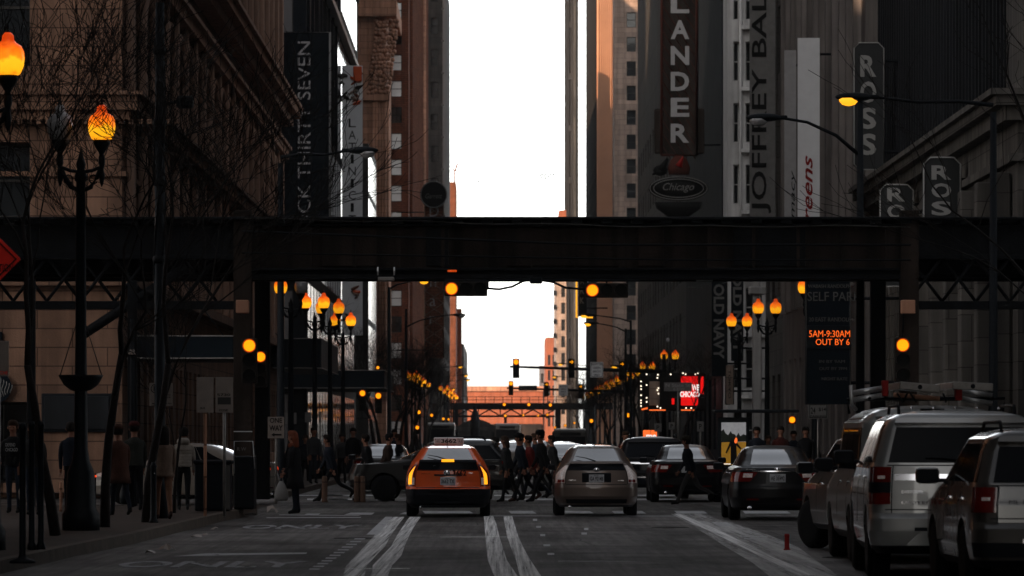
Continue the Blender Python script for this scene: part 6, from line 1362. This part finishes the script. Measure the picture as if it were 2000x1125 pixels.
person('woman in pale quilted hooded jacket and black jeans walking away', 358, 997, 2, 1.62, coat=white, trousers=black, hood=True, quilt=True, walk=7, z0=SW, shoes=cloth('sneaker', (.10, .10, .10)), bag=None, elbow=(20, 20))
person('woman with long red hair in a long black coat standing at the crossing', 577, 1004, 75, 1.70, coat=black, trousers=navy, hair=redhair, hairlen=.22, long_coat=.42, bag=('left', M['letterdim'], 'pale plastic carrier bag held by the woman with red hair'), elbow=(35, 60), scarf=redhair)
person('man in black striding left over the crossing with one foot lifted', 648, 980, 88, 1.70, walk=27, coat=navy, trousers=black)
person('man in black coat striding left behind the pale bollard', 722, 978, 85, 1.70, walk=24, coat=black, trousers=black)
person('man in dark brown jacket standing left of the taxi', 752, 979, 265, 1.68, walk=9, coat=cloth('dkbrown', (.045, .028, .022)), trousers=navy, hair=black)
person('person stepping out from behind the right side of the taxi', 975, 977, 95, 1.62, walk=22, coat=cloth('charcoal2', (.025, .024, .023)), trousers=cloth('mud', (.06, .045, .038)))
person('woman in dark jacket walking left, nearest the taxi', 994, 981, 80, 1.62, walk=14, coat=cloth('grey2', (.03, .03, .031)), trousers=black, hair=brownhair, hairlen=.16)
person('person in dark coat in the middle of the group between the two hatchbacks', 1022, 980, 95, 1.70, walk=20, coat=navy, trousers=black, shoes=cloth('rustshoe', (.07, .03, .02)), hat=black)
person('person with red backpack scarf walking behind the tallest man', 1040, 978, 90, 1.66, walk=22, coat=redc, trousers=navy)
person('tallest man in black coat striding left beside the grey hatchback', 1064, 981, 90, 1.80, walk=25, coat=black, trousers=black, shoes=black, hat=black)
person('man in black jacket and grey trousers striding left before the black cars', 1349, 986, 80, 1.66, walk=27, coat=navy, trousers=grey, hat=cloth('cap', (.05, .045, .03)))
person('bystander in dark red coat between the grey hatchback and black cars', 1222, 968, 180, 1.74, coat=dkred, trousers=black, hair=brownhair)
person('person waiting in the dark pavement crowd behind the black sedan, left one', 1478, 957, 175, 1.72, coat=navy, z0=SW)
person('person waiting in the dark pavement crowd behind the black sedan, middle one', 1524, 955, 185, 1.74, coat=dkred, z0=SW)
person('person waiting in the dark pavement crowd behind the black sedan, right one', 1574, 957, 170, 1.72, coat=black, z0=SW)
person('pedestrian in black on the far pavement under the long canopy', 690, 943, 180, 1.74, coat=black, z0=SW)
person('pedestrian with grey coat on the far pavement left of the glass shopfront', 612, 945, 200, 1.76, coat=grey, z0=SW)
person('pedestrian in dark coat beside the pair of pedestal traffic lights', 770, 936, 190, 1.72, coat=navy, z0=SW)

for k, (px, gy, fc, hh, wk_, ct, lab) in enumerate(((508, 950, 180, 1.70, 6, black, 'bystander in black on the pavement between the one way sign and the column'), (596, 948, 190, 1.66, 5, navy, 'bystander in dark blue behind the woman with red hair'), (668, 944, 185, 1.72, 8, grey, 'bystander in grey under the low canopy behind the striding man'), (785, 962, 90, 1.70, 18, black, 'walker in black just left of the orange taxi roof'),
        (1010, 968, 270, 1.68, 16, grey, 'walker in grey heading right behind the crossing group'), (1052, 966, 85, 1.70, 14, navy, 'walker in dark blue behind the tallest man'), (1085, 972, 95, 1.66, 20, cloth('charcoal3', (.02, .02, .021)), 'walker in charcoal half hidden by the left side of the grey hatchback'), (1500, 950, 182, 1.64, 0, grey, 'person in grey standing in the crowd behind the black sedan'), (1550, 949, 176, 1.80, 0, navy, 'tall person in the crowd behind the black sedan'), (1445, 950, 170, 1.70, 4, black, 'person in black beside the poster with the yellow field'))):
    person(lab, px, gy, fc, hh, walk=wk_, coat=ct, trousers=black, hair=brownhair if k % 2 else None)
# ------------------------------------------------------------------ trees without leaves
def tree(label, x, y, H=7.5, seed=1, depth=6, spread=.5, lean=(0, 0), group='bare street trees', r0=.10, fork=2.2, dense=3, src=None, scale=1):
    if src:
        c = src.copy(); C.objects.link(c); c.location = (x, y, .15); c.rotation_euler = (0, 0, seed); c['label'] = label; c['group'] = group; c.scale = (scale,) * 3
        for ch in list(src.children): k = ch.copy(); C.objects.link(k); k.parent = c
        return c
    r2 = random.Random(seed); root = thing('bare_tree', label, 'tree', (x, y, .15), group=group); tr = MB(); cr = MB()
    def grow(p, d, ln, r, lv):
        pts = [p]; n = 4 if lv < 3 else 3; dd = d.copy()
        for i in range(n):
            dd = (dd + Vector((r2.uniform(-1, 1), r2.uniform(-1, 1), r2.uniform(-.5, .8))) * (.10 + .06 * lv)).normalized(); pts.append(pts[-1] + dd * ln / n)
        rr = [max(.0055, r * (1 - .36 * i / n)) for i in range(n + 1)]
        (tr if lv < 2 else cr).tube(pts, rr, M['bark'] if lv < 2 else M['twig'], 8 if lv < 2 else (5 if lv < 4 else 3), cap=lv < 2)
        if lv >= depth: return
        k = 2 if lv == 0 else dense + (r2.random() < .4) - (lv >= 4 and r2.random() < .5)
        for j in range(k):
            t = 1 if j == 0 else r2.uniform(.35, 1); q = pts[min(n, int(t * n + .5))]
            az = r2.uniform(0, 2 * math.pi); sp = spread * r2.uniform(.6, 1.5) * (.5 if j == 0 else 1)
            nd = (dd + Vector((math.cos(az), math.sin(az), r2.uniform(-.15, .35))) * sp).normalized()
            grow(q, nd, ln * r2.uniform(.64, .84), rr[-1] * (.85 if j == 0 else .66), lv + 1)
    grow(Vector((0, 0, 0)), Vector((lean[0], lean[1], 1)).normalized(), fork, r0, 0)
    tr.build('trunk', root); cr.build('crown', root); return root
tA = tree('bare tree at the far left with two crossing limbs before the lamp post', wx(108, 69), 69, seed=4, lean=(-.08, 0), fork=2.6, depth=6, r0=.085)
tB = tree('bare forked tree right beside the near lamp post', wx(205, 75.5), 75.5, seed=9, lean=(.02, 0), fork=2.9, spread=.6, depth=6, r0=.085)
tC = tree('bare tree with dark trunk between the walkers in brown and tan coats', wx(285, 80), 80, seed=22, lean=(-.02, 0), fork=2.8, spread=.5, depth=6, r0=.085)
t4 = tree('bare tree whose twigs hang before the steel column', wx(340, 90), 90, seed=35, fork=2.1, spread=.5, lean=(.03, 0), r0=.06, depth=6)
t4.scale = (.62, .62, .8)
tree('bare tree whose thin twigs reach in from the top right edge', 10.6, 80, seed=55, fork=3.6, spread=.5, r0=.1, depth=5)
dn = tree('nearest bare tree in the dark mass of crowns at left before the brick building', -6.9, 300, seed=77, depth=6, dense=3, spread=.6, fork=2.6, r0=.14, group='dark far trees on the left')
for i, y in enumerate((318, 336, 352, 368, 388, 408, 430, 455)): tree(ORD[i + 1] + ' bare tree in the dark crowns at left before the brick building', -6.9 + (i % 2) * .6, y, seed=1.3 * i, group='dark far trees on the left', src=dn)
for i, y in enumerate((250, 262, 268, 322, 340, 352, 366, 384, 400, 420, 440, 462, 486, 510)): tree(ORD[i] + ' bare tree in the dark crowns under the rising lamps at right', 9.9 - (i % 3) * .7, y, seed=2.1 * i, group='dark far trees on the right', src=dn, scale=.82)
for i, y in enumerate((270, 285)): tree(['nearer', 'farther'][i] + ' bare tree rising behind the long canopy at left', -7.2, y, seed=3 + i, group='bare trees behind the canopy', src=dn)

# ------------------------------------------------------------------ street furniture
def simple(name, label, cat, fn): m = MB(); fn(m); return tag(m.build(name), label, cat)
pl_ = thing('utility_pole', 'tall dark pole wrapped with cables left of the granite arches', 'pole', (wx(312, 84), 84, .15))
part(pl_, 'pole', lambda m: m.lathe([(.16, 0), (.15, .6), (.10, .7), (.085, 9.4)], (wx(312, 84), 84, .15), M['black'], 12))
part(pl_, 'cable', lambda m: [m.tube([(wx(312, 84) + .1 * math.cos(k * 2 + j * .6), 84 + .1 * math.sin(k * 2 + j * .6), 3.5 + j * .6) for j in range(10)], .018, M['black'], 5) for k in range(3)])
part(pl_, 'clamp', lambda m: [m.lathe([(.10, 0), (.13, .04), (.13, .1), (.10, .14)], (wx(312, 84), 84, z), M['steel'], 12) for z in (4.8, 6.2, 7.3, 8.6)])
part(pl_, 'camera_box', lambda m: (m.bbox(wx(345, 84), wx(378, 84), 83.8, 84.1, wz(212, 84), wz(188, 84), M['black'], .05), m.tube([(wx(312, 84), 84, wz(205, 84)), (wx(350, 84), 84, wz(198, 84))], .03, M['black'], 6)))
simple('litter_bin', 'dark square litter bin beside the steel column', 'bin', lambda m: (m.bbox(wx(380, 91), wx(450, 91), 91, 91.7, .17, 1.12, M['signdark'], .04), m.bbox(wx(377, 91), wx(453, 91), 90.96, 91.74, 1.10, 1.18, M['black'], .03), m.bbox(wx(440, 91), wx(449, 91), 90.97, 90.999, .2, 1.08, M['greyst'], .01)))
simple('newspaper_box', 'black metal box with worn white stickers behind the steel column', 'box', lambda m: (m.bbox(wx(455, 93), wx(495, 93), 93.2, 94.2, .17, 1.25, M['black'], .04), m.tube([(wx(457, 93), 93.1, .9), (wx(457, 93), 93.1, 1.55), (wx(493, 93), 93.1, 1.55), (wx(497, 93), 93.1, 1.0)], .012, M['lightmetal'], 6), m.text('R W', wx(471, 93), 93.19, wz(877, 93), .18, .07, M['letterdim'], th=.004), m.bbox(wx(456, 93), wx(492, 93), 93.05, 93.2, wz(844, 93), wz(842, 93), M['lightmetal'], .005)))
for i, (px, gy, h_) in enumerate(((44, 1100, .95), (62, 1074, 1.0), (80, 1074, 1.0))):
    d = gd(gy, .15); lab = ['nearest black post with a round foot at lower left', 'thin black post, left of the pair at lower left', 'thin black post, right of the pair at lower left'][i]
    simple('bollard', lab, 'post', lambda m: m.lathe([(.16 if i == 0 else .06, 0), (.15 if i == 0 else .06, .03), (.06, .06), (.04, .1), (.035, h_ + .6), (.05, h_ + .62), (.03, h_ + .68)], (wx(px, d), d, .15), M['black'], 12))
for px, gy, lab in ((292, 1020, 'slim black bollard with a glint, left of two by the woman in the tan coat'), (300, 1021, 'slim black bollard with a glint, right of two by the woman in the tan coat')):
    d = gd(gy, .15); simple('bollard', lab, 'post', lambda m: (m.lathe([(.09, 0), (.07, .05), (.055, .08), (.05, .95), (.06, .97), (.03, 1.05)], (wx(px, d), d, .15), M['black'], 12), m.ball((wx(px, d) + .02, d - .06, 1.0), .012, .012, .012, M['chrome'], 6, 4)))
for px, lab in ((697, 'pale bollard on the crossing in front of the man in the black coat'), (708, 'darker bollard standing close right of the pale one'), (634, 'slim pale bollard behind the striding man')):
    d = 116; simple('bollard', lab, 'post', lambda m: m.lathe([(.09, 0), (.075, .03), (.07, .62), (.05, .66)], (wx(px, d), d, .0), M['stonetan'], 12))
hy = simple('amber_post', 'narrow amber post on the left pavement behind the dark man', 'post', lambda m: (m.lathe([(.04, 0), (.03, .05), (.03, .55), (.02, .6)], (wx(119, 92), 92, .15), M['stonewarm'], 10)))  # plain post in a warm stone colour
for px, py, d_, lab in ((186, 930, 100, 'tiny amber marker light beside the near lamp base'),):
    simple('marker_light', lab, 'light', lambda m: (m.lathe([(.02, 0), (.02, .7)], (wx(px, d_), d_, .15), M['black'], 6), m.ball(at(px, py, d_), .03, .03, .03, M['tailon'], 8, 6)))
simple('metal_bar', 'thin pole right of the tan panels with a white bell camera', 'pole', lambda m: (m.lathe([(.05, 0), (.045, 4.0)], (wx(258, 98), 98, .15), M['black'], 8), m.lathe([(.09, -.05), (.05, .05), (.02, .1)], at(258, 688, 98), M['signwhite'], 10)))
# posts and lintel under the left railway
for px, d_, w_ in ((60, 98, 8), (258, 99, 9)):
    simple('steel_post', 'dark steel post carrying the side of the railway, %s' % ('far left' if px == 60 else 'behind the tree trunks'), 'post', lambda m: m.bbox(wx(px - w_, d_), wx(px + w_, d_), d_, d_ + .2, .15, 5.0, M['steel'], .02))
for px in (1645, 1665): pass
simple('lamp_sphere', 'pale round bulb high left of the black cars', 'lamp', lambda m: m.ball(at(1304, 664, 240), .09, .09, .12, M['lampdead'], 10, 8))
for i in range(7):
    simple('stone_column', 'square stone column of the dark arcade behind the van ladders', 'column', lambda m: m.bbox(12.3, 12.7, 114.2 + i * 4.2, 115.0 + i * 4.2, .15, 8.2, M['stonegrey'], .04))['group'] = 'arcade columns at right'
sf = thing('shop_column', 'pale stone column with moulded cap behind the twin lamp at right', 'column', (wx(1478, 203), 203, .15))
part(sf, 'shaft', lambda m: m.bbox(wx(1470, 203), wx(1488, 203), 203, 203.5, .15, wz(575, 203), M['terracotta'], .08))
part(sf, 'capital', lambda m: (m.bbox(wx(1462, 203), wx(1496, 203), 202.8, 203.6, wz(575, 203), wz(560, 203), M['terracotta'], .06)))

# ------------------------------------------------------------------ thin city air: one closed box round the camera and everything built
hz = MB(); hz.box(-1600, 1600, -320, 4100, -1.05, 125, M['black']); ho = hz.build('haze', kind='stuff')
hm_ = bpy.data.materials.new('haze'); hm_.use_nodes = True; hn = hm_.node_tree; hn.nodes.remove(hn.nodes['Principled BSDF'])
pv = hn.nodes.new('ShaderNodeVolumePrincipled'); pv.inputs['Color'].default_value = (.95, .93, .92, 1); pv.inputs['Density'].default_value = .00009; pv.inputs['Anisotropy'].default_value = .3
hn.links.new(pv.outputs[0], hn.nodes['Material Output'].inputs['Volume']); ho.data.materials.clear(); ho.data.materials.append(hm_)
